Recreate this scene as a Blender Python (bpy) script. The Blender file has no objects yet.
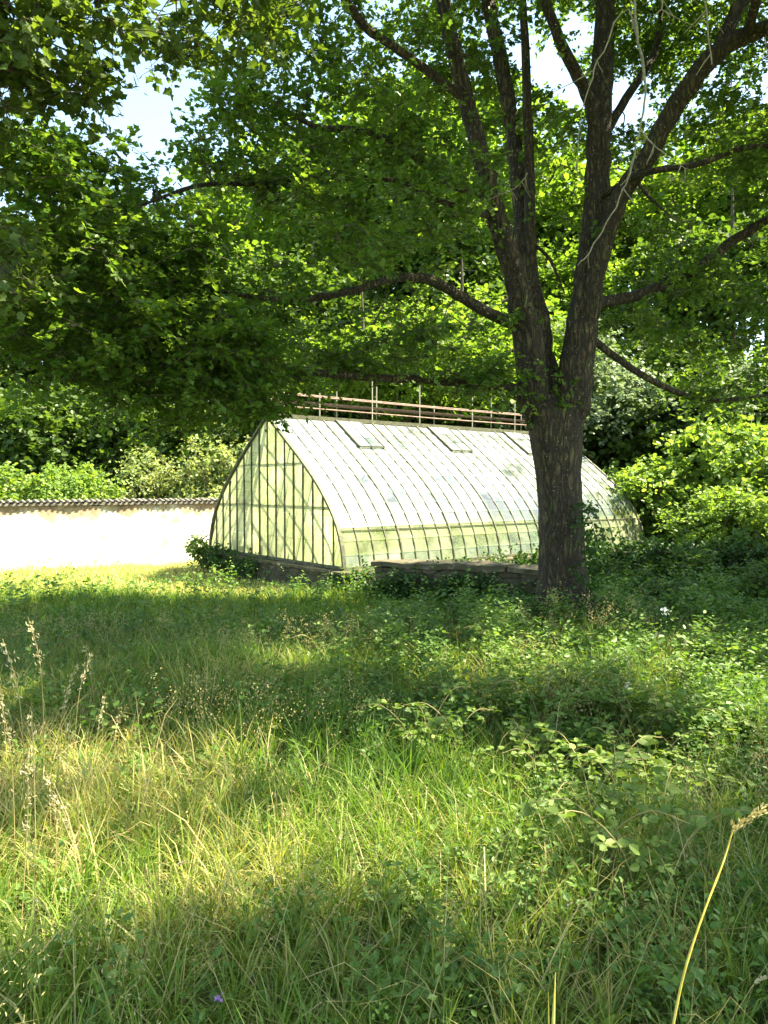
import bpy, math, random
import numpy as np
from mathutils import Vector
rng = np.random.default_rng(7); random.seed(7)
C = bpy.context.scene.collection
F = 739.0; HOR = 488.0; EYE = 1.65
def at(px, py, Y):                       # a point of the place, from where it shows and how far away it stands
    return np.array([(px-384)/F*Y, Y, EYE-(py-HOR)/F*Y])

# ------------------------------------------------------------------ tagging
def tag(o, label=None, cat=None, group=None, kind=None):
    if label: o['label'] = label
    if cat: o['category'] = cat
    if group: o['group'] = group
    if kind: o['kind'] = kind
    return o
def empty(name, loc=(0,0,0), rz=0, s=1):
    o = bpy.data.objects.new(name, None); C.objects.link(o)
    o.location = loc; o.rotation_euler = (0,0,rz); o.scale = (s,s,s); o.empty_display_size = .2
    return o
def copy_tree(o, parent=None):
    c = o.copy(); C.objects.link(c); c.parent = parent
    for ch in list(o.children): copy_tree(ch, c)
    return c

# ------------------------------------------------------------------ mesh helpers
class MB:
    def __init__(s): s.v = []; s.n = 0; s.loops = []; s.tot = []; s.a = []; s.b = []; s.smooth = True
    def add(s, V, Fc, rnd=None, clump=None):
        V = np.asarray(V, dtype=np.float32).reshape(-1,3)
        Fc = np.asarray(Fc, dtype=np.int64)
        s.v.append(V); s.loops.append((Fc+s.n).ravel()); s.tot.append(np.full(len(Fc), Fc.shape[1]))
        s.a.append(np.full(len(Fc), .5) if rnd is None else np.broadcast_to(rnd, (len(Fc),)))
        s.b.append(np.full(len(Fc), .5) if clump is None else np.broadcast_to(clump, (len(Fc),)))
        s.n += len(V)
    def box(s, p, q):
        x0,y0,z0 = p; x1,y1,z1 = q
        V = [(x0,y0,z0),(x1,y0,z0),(x1,y1,z0),(x0,y1,z0),(x0,y0,z1),(x1,y0,z1),(x1,y1,z1),(x0,y1,z1)]
        s.add(V, [(0,3,2,1),(4,5,6,7),(0,1,5,4),(1,2,6,5),(2,3,7,6),(3,0,4,7)])
    def bar(s, a, b, w, t=None, up=(0,0,1)):      # rectangular bar from a to b
        a = np.array(a, float); b = np.array(b, float); t = t or w
        d = b-a; d /= np.linalg.norm(d)+1e-9; up = np.array(up, float)
        if abs(d@up) > .95: up = np.array([1.,0,0])
        x = np.cross(d, up); x /= np.linalg.norm(x); z = np.cross(x, d)
        V = [e + x*w/2*i + z*t/2*j for e in (a,b) for i,j in ((-1,-1),(1,-1),(1,1),(-1,1))]
        s.add(V, [(0,1,2,3),(7,6,5,4),(0,4,5,1),(1,5,6,2),(2,6,7,3),(3,7,4,0)])
    def tube(s, P, R, n=8, rough=0, cap=True):
        P = np.asarray(P, float); m = len(P); R = np.broadcast_to(R, (m,)).astype(float)
        T = np.gradient(P, axis=0); T /= np.linalg.norm(T, axis=1, keepdims=True)+1e-9
        ref = np.array([0,0,1.]) if abs(T[0,2]) < .9 else np.array([1.,0,0])
        u = np.cross(T[0], ref); u /= np.linalg.norm(u); rings = []
        th = np.arange(n)*2*np.pi/n
        ro = 1 + rough*np.interp(np.arange(n), np.arange(n), rng.uniform(-1,1,n))
        for i in range(m):
            u = u - T[i]*(u@T[i]); u /= np.linalg.norm(u)+1e-9; w = np.cross(T[i], u)
            rr = R[i]*(ro + rough*.35*rng.uniform(-1,1,n))
            rings.append(P[i] + (np.cos(th)*rr)[:,None]*u + (np.sin(th)*rr)[:,None]*w)
        V = np.concatenate(rings); i = np.arange(m-1)[:,None]*n; j = np.arange(n)[None,:]; k = (j+1) % n
        Fc = np.stack([i+j, i+k, i+n+k, i+n+j], -1).reshape(-1,4)
        s.add(V, Fc)
    def build(s, name, mat, parent=None, smooth=False, loc=None):
        me = bpy.data.meshes.new(name)
        V = np.concatenate(s.v); L = np.concatenate(s.loops); Tt = np.concatenate(s.tot)
        me.vertices.add(len(V)); me.vertices.foreach_set('co', V.ravel())
        me.loops.add(len(L)); me.loops.foreach_set('vertex_index', L.astype(np.int32))
        me.polygons.add(len(Tt)); st = np.concatenate([[0], np.cumsum(Tt)[:-1]])
        me.polygons.foreach_set('loop_start', st.astype(np.int32))
        me.polygons.foreach_set('use_smooth', np.full(len(Tt), smooth))
        for nm, arr in (('rnd', s.a), ('clump', s.b)):
            at_ = me.attributes.new(nm, 'FLOAT', 'FACE'); at_.data.foreach_set('value', np.concatenate(arr).astype(np.float32))
        me.update(calc_edges=True); me.materials.append(mat)
        o = bpy.data.objects.new(name, me); C.objects.link(o)
        if parent: o.parent = parent
        if loc is not None: o.location = loc
        return o

OVAL = (np.array([(0,0,0),(0,.5,-.06),(0,1,0),(-.30,.32,.05),(-.26,.68,.05),(.30,.32,.05),(.26,.68,.05)]),
        [(0,1,4,3),(1,2,4,4),(0,5,6,1),(1,6,2,2)])
OVAL = (np.array([(0,0,0),(0,1,0),(-.30,.30,.07),(-.25,.72,.05),(.30,.30,.07),(.25,.72,.05)]),
        [(0,1,3,2),(0,4,5,1)])
LOBED = (np.array([(0,0,0),(0,.42,-.03),(0,1,-.05),(-.28,.10,.05),(-.23,.32,.02),(-.42,.50,.07),(-.22,.64,.02),
                   (.28,.10,.05),(.23,.32,.02),(.42,.50,.07),(.22,.64,.02)]),
         [(0,1,4,3),(1,6,5,4),(1,2,6,6),(0,7,8,1),(1,8,9,10),(1,10,2,2)])
def norm(v): return v/(np.linalg.norm(v, axis=-1, keepdims=True)+1e-9)
def leaves(mb, P, D, N, size, shape=OVAL, wid=1.0, rnd=None, clump=None):
    """leaves with stem point P, pointing along D, facing N"""
    n = len(P); D = norm(D); X = norm(np.cross(D, N)); Z = np.cross(X, D)
    T, Fc = shape; size = np.broadcast_to(size, (n,))[:,None,None]
    V = P[:,None,:] + size*(T[None,:,0,None]*wid*X[:,None,:] + T[None,:,1,None]*D[:,None,:] + T[None,:,2,None]*Z[:,None,:])
    rnd = rng.uniform(0,1,n) if rnd is None else rnd
    clump = np.full(n,.5) if clump is None else clump
    base = np.arange(n)[:,None,None]*len(T)
    for k in (3,4):
        fk = [tuple(dict.fromkeys(f)) for f in Fc]; fk = [f for f in fk if len(f) == k]
        if not fk: continue
        Fk = (base + np.array(fk)[None]).reshape(-1,k)
        off = mb.n if k == 4 or True else 0
        mb._pending = getattr(mb, '_pending', [])
        mb._pending.append((Fk, np.repeat(rnd, len(fk)), np.repeat(clump, len(fk))))
    first = True
    for Fk, r, c in mb._pending:
        if first: mb.add(V, Fk, r, c); n0 = mb.n - V.reshape(-1,3).shape[0]; first = False
        else:
            mb.loops.append((Fk+n0).ravel()); mb.tot.append(np.full(len(Fk), Fk.shape[1])); mb.a.append(r); mb.b.append(c)
    mb._pending = []

def sprays(mb, Cn, per, size, spread=.26, flat=.3, up=.9, shape=OVAL, droop=.15, jit=.35, wid=1.0, outdir=None, tw=None):
    n = len(Cn); k = per
    az = rng.uniform(0, 2*np.pi, n); ax = np.stack([np.cos(az), np.sin(az), rng.normal(-droop, .25, n)], -1)
    if outdir is not None: ax = norm(ax + outdir*1.2)
    ns = 6; A = ax[:,None,:]*rng.choice([-1,1],(n,ns))[...,None]*.55 + rng.normal(0,1,(n,ns,3))*[.75,.75,.75*flat+.1]; A = norm(A)*rng.uniform(.7,1.25,(n,ns))[...,None]*spread
    w_ = rng.integers(0,ns,(n,k)); t = rng.uniform(.1,1,(n,k)); Aj = np.take_along_axis(A, w_[...,None].repeat(3,-1), 1)
    side = norm(np.cross(Aj, [0,0,1.]))
    P = Cn[:,None,:] + Aj*t[...,None] + rng.normal(0,.06*spread,(n,k,3)) - np.array([0,0,1])*(t**2*spread*.18)[...,None]
    if tw is not None:
        c_ = np.repeat(Cn, ns, 0); q_ = A.reshape(-1,3); m = len(q_); e1 = norm(np.cross(q_, [0,0,1.])); e2 = norm(np.cross(q_, e1)); V = []
        for f_, dz, rr in ((0,0,.004),(.5,-.045,.003),(.95,-.16,.0015)):
            for w in (0,2.09,4.19): V.append(c_+q_*f_+[0,0,dz*spread]+(e1*math.cos(w)+e2*math.sin(w))*rr)
        V = np.stack(V, 1); fb = np.array([(3*a+b,3*a+(b+1)%3,3*a+3+(b+1)%3,3*a+3+b) for a in range(2) for b in range(3)])
        tw.add(V.reshape(-1,3), (np.arange(m)[:,None,None]*9+fb[None]).reshape(-1,4))
    D = norm(Aj)*.7 + side*rng.choice([-1,1],(n,k))[...,None]*.8 + rng.normal(0,jit,(n,k,3)); D[...,2] -= .2
    N = np.array([0,0,up]) + rng.normal(0, .45, (n,k,3))
    sz = size*rng.uniform(.65, 1.25, (n,k))
    cl = np.repeat(rng.uniform(0,1,n), k)
    leaves(mb, P.reshape(-1,3), D.reshape(-1,3), N.reshape(-1,3), sz.ravel(), shape, wid, None, cl)

# ------------------------------------------------------------------ materials
def newmat(name):
    m = bpy.data.materials.new(name); m.use_nodes = True; nt = m.node_tree
    for n in list(nt.nodes): nt.nodes.remove(n)
    out = nt.nodes.new('ShaderNodeOutputMaterial'); return m, nt, out
def N_(nt, t, **kw):
    n = nt.nodes.new(t)
    for k, v in kw.items():
        if k in n.inputs: n.inputs[k].default_value = v
        else: setattr(n, k, v)
    return n
def ramp(nt, fac, stops):
    r = nt.nodes.new('ShaderNodeValToRGB'); e = r.color_ramp.elements
    e[0].position, e[0].color = stops[0][0], (*stops[0][1],1); e[1].position, e[1].color = stops[-1][0], (*stops[-1][1],1)
    for p, c in stops[1:-1]:
        x = e.new(p); x.color = (*c,1)
    nt.links.new(fac, r.inputs[0]); return r
def leafmat(name, stops, trans=.45, tcol=(1.5,1.5,.6), rough=.5, spec=.35, cw=.5):
    m, nt, out = newmat(name); L = nt.links.new
    a = N_(nt,'ShaderNodeAttribute', attribute_name='rnd'); b = N_(nt,'ShaderNodeAttribute', attribute_name='clump')
    mx = N_(nt,'ShaderNodeMix', data_type='FLOAT'); mx.inputs[0].default_value = cw; L(a.outputs['Fac'], mx.inputs[2]); L(b.outputs['Fac'], mx.inputs[3])
    r = ramp(nt, mx.outputs[0], stops)
    p = N_(nt,'ShaderNodeBsdfPrincipled', Roughness=rough); p.inputs['Specular IOR Level'].default_value = spec
    L(r.outputs[0], p.inputs['Base Color'])
    mc = N_(nt,'ShaderNodeMix', data_type='RGBA', blend_type='MULTIPLY'); mc.inputs[0].default_value = 1
    L(r.outputs[0], mc.inputs[6]); mc.inputs[7].default_value = (*tcol,1)
    t = N_(nt,'ShaderNodeBsdfTranslucent'); L(mc.outputs[2], t.inputs[0])
    ms = N_(nt,'ShaderNodeMixShader'); ms.inputs[0].default_value = trans
    L(p.outputs[0], ms.inputs[1]); L(t.outputs[0], ms.inputs[2]); L(ms.outputs[0], out.inputs[0]); return m
def noisemat(name, stops, scale=5, detail=8, rough=.8, bump=.3, dist=.02, sc=(1,1,1), spec=.3, metal=0, nrough=.6):
    m, nt, out = newmat(name); L = nt.links.new
    tc = N_(nt,'ShaderNodeTexCoord'); mp = N_(nt,'ShaderNodeMapping'); mp.inputs['Scale'].default_value = sc
    L(tc.outputs['Object'], mp.inputs[0])
    n = N_(nt,'ShaderNodeTexNoise', Scale=scale, Detail=detail, Roughness=nrough); L(mp.outputs[0], n.inputs['Vector'])
    r = ramp(nt, n.outputs[0], stops)
    p = N_(nt,'ShaderNodeBsdfPrincipled', Roughness=rough, Metallic=metal); p.inputs['Specular IOR Level'].default_value = spec
    L(r.outputs[0], p.inputs['Base Color'])
    b = N_(nt,'ShaderNodeBump', Strength=bump, Distance=dist); L(n.outputs[0], b.inputs['Height']); L(b.outputs[0], p.inputs['Normal'])
    L(p.outputs[0], out.inputs[0]); return m

M = {}
M['leaf'] = leafmat('field maple leaf', [(0,(.040,.09,.016)),(.5,(.075,.145,.022)),(1,(.13,.20,.03))], .55, (1.9,1.75,.7), rough=.45)
M['leaf_oak'] = leafmat('oak leaf', [(0,(.045,.08,.02)),(1,(.10,.15,.028))], .45, (1.9,1.8,.6))
M['leaf_dark'] = leafmat('woodland leaf', [(0,(.035,.065,.016)),(.6,(.065,.115,.022)),(1,(.12,.17,.035))], .42, (1.8,1.8,.6), cw=.65)
M['leaf_yel'] = leafmat('lime green leaf', [(0,(.08,.14,.02)),(.6,(.135,.205,.03)),(1,(.21,.27,.045))], .55, (1.5,1.6,.6), cw=.6)
M['leaf_grey'] = leafmat('grey green leaf', [(0,(.09,.13,.07)),(1,(.22,.27,.17))], .35, (1.4,1.5,.9), cw=.6)
M['leaf_shrub'] = leafmat('shrub leaf', [(0,(.10,.17,.035)),(.6,(.17,.27,.055)),(1,(.27,.36,.11))], .45, (1.6,1.5,.5), cw=.6)
M['leaf_dry'] = leafmat('pale shrub leaf', [(0,(.16,.22,.07)),(.5,(.26,.33,.12)),(1,(.40,.41,.22))], .4, (1.4,1.3,.6), cw=.6)
M['ivy'] = leafmat('ivy leaf', [(0,(.018,.045,.010)),(.7,(.04,.085,.015)),(1,(.08,.14,.03))], .25, (1.6,1.7,.6), rough=.55, spec=.3)
M['grass'] = leafmat('meadow grass', [(0,(.050,.115,.014)),(.4,(.095,.18,.022)),(.68,(.19,.26,.045)),(.88,(.42,.37,.14)),(1,(.52,.43,.21))], .4, (1.5,1.5,.5), cw=.62)
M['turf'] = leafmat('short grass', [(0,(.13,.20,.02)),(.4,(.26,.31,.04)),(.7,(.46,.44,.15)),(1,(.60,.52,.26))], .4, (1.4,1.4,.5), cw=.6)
M['weed'] = leafmat('weed leaf', [(0,(.05,.11,.018)),(.6,(.095,.175,.032)),(1,(.20,.27,.07))], .4, (1.7,1.7,.6), cw=.4)
M['bramble'] = leafmat('bramble leaf', [(0,(.08,.145,.025)),(1,(.19,.25,.06))], .35, (1.6,1.6,.6), rough=.6, spec=.3)
M['straw'] = leafmat('dry straw', [(0,(.28,.22,.08)),(1,(.50,.42,.20))], .3, (1.2,1.1,.8))
M['seed'] = leafmat('pale seed head', [(0,(.42,.36,.20)),(1,(.62,.55,.36))], .35, (1.1,1.05,.9))
M['ystalk'] = noisemat('yellow stalk', [(.3,(.30,.24,.05)),(.5,(.50,.38,.06)),(.7,(.60,.50,.16))], scale=60, sc=(1,1,.2), bump=.5, dist=.002, rough=.7)
M['petal'] = leafmat('white petal', [(0,(.75,.70,.68)),(1,(.85,.82,.80))], .3, (1,1,1))
M['purple'] = leafmat('purple petal', [(0,(.25,.12,.35)),(1,(.35,.2,.45))], .3, (1,1,1))
def barkmat():
    m, nt, out = newmat('maple bark'); L = nt.links.new
    tc = N_(nt,'ShaderNodeTexCoord'); mp = N_(nt,'ShaderNodeMapping'); mp.inputs['Scale'].default_value = (1,1,.2); L(tc.outputs['Object'], mp.inputs[0])
    nz = N_(nt,'ShaderNodeTexNoise', Scale=9, Detail=5); L(mp.outputs[0], nz.inputs['Vector'])
    ad = N_(nt,'ShaderNodeVectorMath', operation='MULTIPLY_ADD'); L(nz.outputs['Color'], ad.inputs[0]); ad.inputs[1].default_value=(.22,.22,.10); L(mp.outputs[0], ad.inputs[2])
    v = N_(nt,'ShaderNodeTexVoronoi', Scale=19); v.feature = 'DISTANCE_TO_EDGE'; L(ad.outputs[0], v.inputs['Vector'])
    cr = ramp(nt, v.outputs['Distance'], [(0,(0,0,0)),(.32,(1,1,1))])
    n = N_(nt,'ShaderNodeTexNoise', Scale=7, Detail=12, Roughness=.7); L(tc.outputs['Object'], n.inputs['Vector'])
    c = ramp(nt, n.outputs[0], [(.3,(.035,.024,.013)),(.46,(.085,.056,.028)),(.56,(.12,.085,.04)),(.62,(.075,.095,.022)),(.70,(.13,.12,.06)),(.82,(.26,.26,.16))])
    n3 = N_(nt,'ShaderNodeTexNoise', Scale=38, Detail=4); L(tc.outputs['Object'], n3.inputs['Vector'])
    lr = ramp(nt, n3.outputs[0], [(.66,(0,0,0)),(.70,(1,1,1))])
    mc = N_(nt,'ShaderNodeMix', data_type='RGBA'); L(cr.outputs[0], mc.inputs[0]); mc.inputs[6].default_value=(.022,.015,.009,1); L(c.outputs[0], mc.inputs[7])
    ml = N_(nt,'ShaderNodeMix', data_type='RGBA'); L(lr.outputs[0], ml.inputs[0]); L(mc.outputs[2], ml.inputs[6]); ml.inputs[7].default_value=(.30,.31,.22,1)
    p = N_(nt,'ShaderNodeBsdfPrincipled', Roughness=.92); L(ml.outputs[2], p.inputs['Base Color'])
    b = N_(nt,'ShaderNodeBump', Strength=1.0, Distance=.055); L(cr.outputs[0], b.inputs['Height'])
    b2 = N_(nt,'ShaderNodeBump', Strength=.9, Distance=.03); L(n.outputs[0], b2.inputs['Height']); L(b.outputs[0], b2.inputs['Normal']); L(b2.outputs[0], p.inputs['Normal'])
    L(p.outputs[0], out.inputs[0]); return m
M['bark'] = barkmat()
M['bark2'] = noisemat('branch bark', [(.3,(.03,.024,.017)),(.7,(.11,.09,.06))], scale=12, sc=(1,1,.4), bump=.8, dist=.02, rough=.9)
M['twig_pale'] = noisemat('lichen twig', [(.3,(.12,.10,.055)),(.7,(.28,.25,.15))], scale=30, bump=.5, dist=.005)
M['soil'] = noisemat('meadow soil', [(.3,(.035,.05,.012)),(.55,(.07,.09,.022)),(.75,(.15,.13,.05))], scale=1.6, detail=12, bump=.6, dist=.05, rough=.95)
M['iron'] = noisemat('weathered painted iron', [(.35,(.05,.05,.03)),(.6,(.11,.11,.065)),(.8,(.18,.15,.09))], scale=14, bump=.2, dist=.003, rough=.6)
M['rail'] = noisemat('rusty rail', [(.35,(.13,.075,.055)),(.6,(.26,.17,.13)),(.8,(.40,.31,.25))], scale=10, bump=.2, dist=.003, rough=.6)
M['white_iron'] = noisemat('pale galvanised post', [(.3,(.26,.25,.20)),(.7,(.46,.44,.38))], scale=10, bump=.1, dist=.003, rough=.5)

def stonemat():
    m, nt, out = newmat('rubble stone'); L = nt.links.new
    tc = N_(nt,'ShaderNodeTexCoord'); mp = N_(nt,'ShaderNodeMapping'); mp.inputs['Scale'].default_value = (1,1,1.7); L(tc.outputs['Object'], mp.inputs[0])
    nz = N_(nt,'ShaderNodeTexNoise', Scale=3, Detail=6)
    L(mp.outputs[0], nz.inputs['Vector'])
    ad = N_(nt,'ShaderNodeVectorMath', operation='MULTIPLY_ADD'); L(nz.outputs['Color'], ad.inputs[0]); ad.inputs[1].default_value=(.25,.25,.25); L(mp.outputs[0], ad.inputs[2])
    v = N_(nt,'ShaderNodeTexVoronoi', Scale=3.6); v.feature = 'DISTANCE_TO_EDGE'; L(ad.outputs[0], v.inputs['Vector'])
    v2 = N_(nt,'ShaderNodeTexVoronoi', Scale=3.6); L(ad.outputs[0], v2.inputs['Vector'])
    r = ramp(nt, v2.outputs['Color'], [(0,(.06,.05,.03)),(.5,(.095,.08,.05)),(1,(.15,.125,.08))])
    n2 = N_(nt,'ShaderNodeTexNoise', Scale=22, Detail=8); L(tc.outputs['Object'], n2.inputs['Vector'])
    r2 = ramp(nt, n2.outputs[0], [(.3,(.45,.47,.36)),(.7,(1.1,1.05,1))])
    mu = N_(nt,'ShaderNodeMix', data_type='RGBA', blend_type='MULTIPLY'); mu.inputs[0].default_value = 1; L(r.outputs[0], mu.inputs[6]); L(r2.outputs[0], mu.inputs[7])
    jr = ramp(nt, v.outputs['Distance'], [(0,(0,0,0)),(.05,(1,1,1))])
    mj = N_(nt,'ShaderNodeMix', data_type='RGBA'); L(jr.outputs[0], mj.inputs[0]); mj.inputs[6].default_value = (.055,.05,.03,1); L(mu.outputs[2], mj.inputs[7])
    p = N_(nt,'ShaderNodeBsdfPrincipled', Roughness=.92); L(mj.outputs[2], p.inputs['Base Color'])
    b = N_(nt,'ShaderNodeBump', Strength=.8, Distance=.03); L(jr.outputs[0], b.inputs['Height'])
    b2 = N_(nt,'ShaderNodeBump', Strength=.5, Distance=.02); L(n2.outputs[0], b2.inputs['Height']); L(b.outputs[0], b2.inputs['Normal']); L(b2.outputs[0], p.inputs['Normal'])
    L(p.outputs[0], out.inputs[0]); return m
M['stone'] = stonemat()
M['slab'] = noisemat('lichened slab', [(.3,(.045,.045,.022)),(.55,(.10,.085,.05)),(.75,(.24,.20,.14))], scale=7, detail=12, bump=.6, dist=.02, rough=.95)

def rendermat():                      # old lime wash over brick, worn through along the top
    m, nt, out = newmat('old limewash'); L = nt.links.new
    tc = N_(nt,'ShaderNodeTexCoord')
    n = N_(nt,'ShaderNodeTexNoise', Scale=1.3, Detail=10, Roughness=.65); L(tc.outputs['Object'], n.inputs['Vector'])
    sx = N_(nt,'ShaderNodeSeparateXYZ'); L(tc.outputs['Object'], sx.inputs[0])
    ma = N_(nt,'ShaderNodeMapRange'); ma.inputs[1].default_value=.85; ma.inputs[2].default_value=1.33; ma.inputs[3].default_value=0; ma.inputs[4].default_value=.27
    L(sx.outputs['Z'], ma.inputs[0])
    ad = N_(nt,'ShaderNodeMath', operation='ADD'); L(n.outputs[0], ad.inputs[0]); L(ma.outputs[0], ad.inputs[1])
    r = ramp(nt, ad.outputs[0], [(.34,(.64,.62,.55)),(.61,(.60,.57,.48)),(.66,(.38,.31,.21)),(.80,(.28,.19,.12))])
    n2 = N_(nt,'ShaderNodeTexNoise', Scale=9, Detail=10, Roughness=.7); L(tc.outputs['Object'], n2.inputs['Vector'])
    r2 = ramp(nt, n2.outputs[0], [(.33,(.35,.33,.26)),(.52,(1,1,1))])
    mu = N_(nt,'ShaderNodeMix', data_type='RGBA', blend_type='MULTIPLY'); mu.inputs[0].default_value = .8; L(r.outputs[0], mu.inputs[6]); L(r2.outputs[0], mu.inputs[7])
    p = N_(nt,'ShaderNodeBsdfPrincipled', Roughness=.95); L(mu.outputs[2], p.inputs['Base Color'])
    b = N_(nt,'ShaderNodeBump', Strength=.4, Distance=.02); L(n2.outputs[0], b.inputs['Height']); L(b.outputs[0], p.inputs['Normal'])
    L(p.outputs[0], out.inputs[0]); return m
M['lime'] = rendermat()
M['tile'] = noisemat('grey coping tile', [(.3,(.10,.09,.075)),(.7,(.26,.23,.19))], scale=12, bump=.4, dist=.01, rough=.9)

def glassmat(name, film, cover, tr, tcol, zlo=None, zhi=None, gloss=.12, streak=(1,1,1)):
    """glass under a film of chalk or algae: cover = share of film"""
    m, nt, out = newmat(name); L = nt.links.new
    tc = N_(nt,'ShaderNodeTexCoord'); mp = N_(nt,'ShaderNodeMapping'); mp.inputs['Scale'].default_value = streak; L(tc.outputs['Object'], mp.inputs[0])
    n = N_(nt,'ShaderNodeTexNoise', Scale=1.6, Detail=9, Roughness=.65); L(mp.outputs[0], n.inputs['Vector'])
    a = N_(nt,'ShaderNodeAttribute', attribute_name='rnd')
    src = n.outputs[0]
    if zlo is not None:                   # the chalk has washed off towards the eaves
        n5 = N_(nt,'ShaderNodeTexNoise', Scale=9, Detail=6, Roughness=.7); L(tc.outputs['Object'], n5.inputs['Vector'])
        sx = N_(nt,'ShaderNodeSeparateXYZ'); L(tc.outputs['Object'], sx.inputs[0]); mz = N_(nt,'ShaderNodeMapRange'); mz.inputs[1].default_value=zlo; mz.inputs[2].default_value=zhi; mz.inputs[3].default_value=-.36; mz.inputs[4].default_value=.02; L(sx.outputs['Z'], mz.inputs[0])
        a1 = N_(nt,'ShaderNodeMath', operation='ADD'); L(n.outputs[0], a1.inputs[0]); L(mz.outputs[0], a1.inputs[1])
        a2 = N_(nt,'ShaderNodeMath', operation='MULTIPLY_ADD'); L(n5.outputs[0], a2.inputs[0]); a2.inputs[1].default_value=.5; L(a1.outputs[0], a2.inputs[2])
        a3 = N_(nt,'ShaderNodeMath', operation='SUBTRACT'); L(a2.outputs[0], a3.inputs[0]); a3.inputs[1].default_value=.25; src = a3.outputs[0]
    col = ramp(nt, src, ([(.08,(.36,.42,.17))] if zlo is not None else [])+[(.3,film[0]),(.7 if zlo is None else .55,film[1])])
    mr = N_(nt,'ShaderNodeMapRange'); mr.inputs[1].default_value=.3; mr.inputs[2].default_value=.7; mr.inputs[3].default_value=cover[0]; mr.inputs[4].default_value=cover[1]; L(src, mr.inputs[0])
    aa = N_(nt,'ShaderNodeMath', operation='MULTIPLY_ADD'); L(a.outputs['Fac'], aa.inputs[0]); aa.inputs[1].default_value=.22; L(mr.outputs[0], aa.inputs[2]); aa.use_clamp = True
    d = N_(nt,'ShaderNodeBsdfDiffuse'); L(col.outputs[0], d.inputs[0])
    t = N_(nt,'ShaderNodeBsdfTranslucent'); mc = N_(nt,'ShaderNodeMix', data_type='RGBA', blend_type='MULTIPLY'); mc.inputs[0].default_value=1; L(col.outputs[0], mc.inputs[6]); mc.inputs[7].default_value=(*tcol,1); L(mc.outputs[2], t.inputs[0])
    f = N_(nt,'ShaderNodeMixShader'); f.inputs[0].default_value = tr; L(d.outputs[0], f.inputs[1]); L(t.outputs[0], f.inputs[2])
    tp = N_(nt,'ShaderNodeBsdfTransparent'); tp.inputs[0].default_value=(.86,.93,.84,1)
    mx = N_(nt,'ShaderNodeMixShader'); L(aa.outputs[0], mx.inputs[0]); L(tp.outputs[0], mx.inputs[1]); L(f.outputs[0], mx.inputs[2])
    g = N_(nt,'ShaderNodeBsdfGlossy', Roughness=.12)
    b = N_(nt,'ShaderNodeBump', Strength=.15, Distance=.02); L(n.outputs[0], b.inputs['Height']); L(b.outputs[0], g.inputs['Normal'])
    fr = N_(nt,'ShaderNodeLayerWeight', Blend=.5); pw = N_(nt,'ShaderNodeMath', operation='POWER'); L(fr.outputs['Facing'], pw.inputs[0]); pw.inputs[1].default_value = 5
    ga = N_(nt,'ShaderNodeMath', operation='ADD'); L(pw.outputs[0], ga.inputs[0]); ga.inputs[1].default_value = gloss; ga.use_clamp=True
    mg = N_(nt,'ShaderNodeMixShader'); L(ga.outputs[0], mg.inputs[0]); L(mx.outputs[0], mg.inputs[1]); L(g.outputs[0], mg.inputs[2])
    L(mg.outputs[0], out.inputs[0]); return m
M['roofglass'] = glassmat('chalked glass', [(.36,.45,.47),(.74,.80,.82)], (.10,.66), .42, (1,1,.9), .55, 1.35, gloss=.16)
M['lowglass'] = glassmat('mossy side glass', [(.30,.35,.16),(.62,.64,.42)], (.15,.65), .5, (1.2,1.2,.75), gloss=.08)
M['gableglass'] = glassmat('algae filmed glass', [(.52,.54,.30),(.84,.84,.62)], (.55,.90), .72, (1.15,1.15,.95), gloss=.04, streak=(1,1,.6))

# ------------------------------------------------------------------ terrain
def hgt(x, y):
    x = np.asarray(x, float); y = np.asarray(y, float)
    h = .035*np.sin(x*1.3+y*.7)+.03*np.sin(x*.6-y*1.1+2)+.02*np.sin(2.7*x+1.9*y)
    r = np.clip((y-21+.15*x)/30, 0, 1); h = h + 9*r*r*(3-2*r)
    r2 = np.clip((-x-13)/30, 0, 1); h = h + 4*r2*r2*(3-2*r2)
    return h
def ground():
    t = np.linspace(-1,1,181); xs = np.sign(t)*(np.abs(t)**2.6)*400; ys = 8+np.sign(t)*(np.abs(t)**2.6)*400
    X, Y = np.meshgrid(xs, ys); Z = hgt(X, Y); n = len(t)
    V = np.stack([X,Y,Z],-1).reshape(-1,3); i = np.arange(n-1)[:,None]*n+np.arange(n-1)[None]
    mb = MB(); mb.add(V, np.stack([i,i+1,i+n+1,i+n],-1).reshape(-1,4))
    tag(mb.build('ground', M['soil'], smooth=True), kind='structure')
ground()

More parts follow.
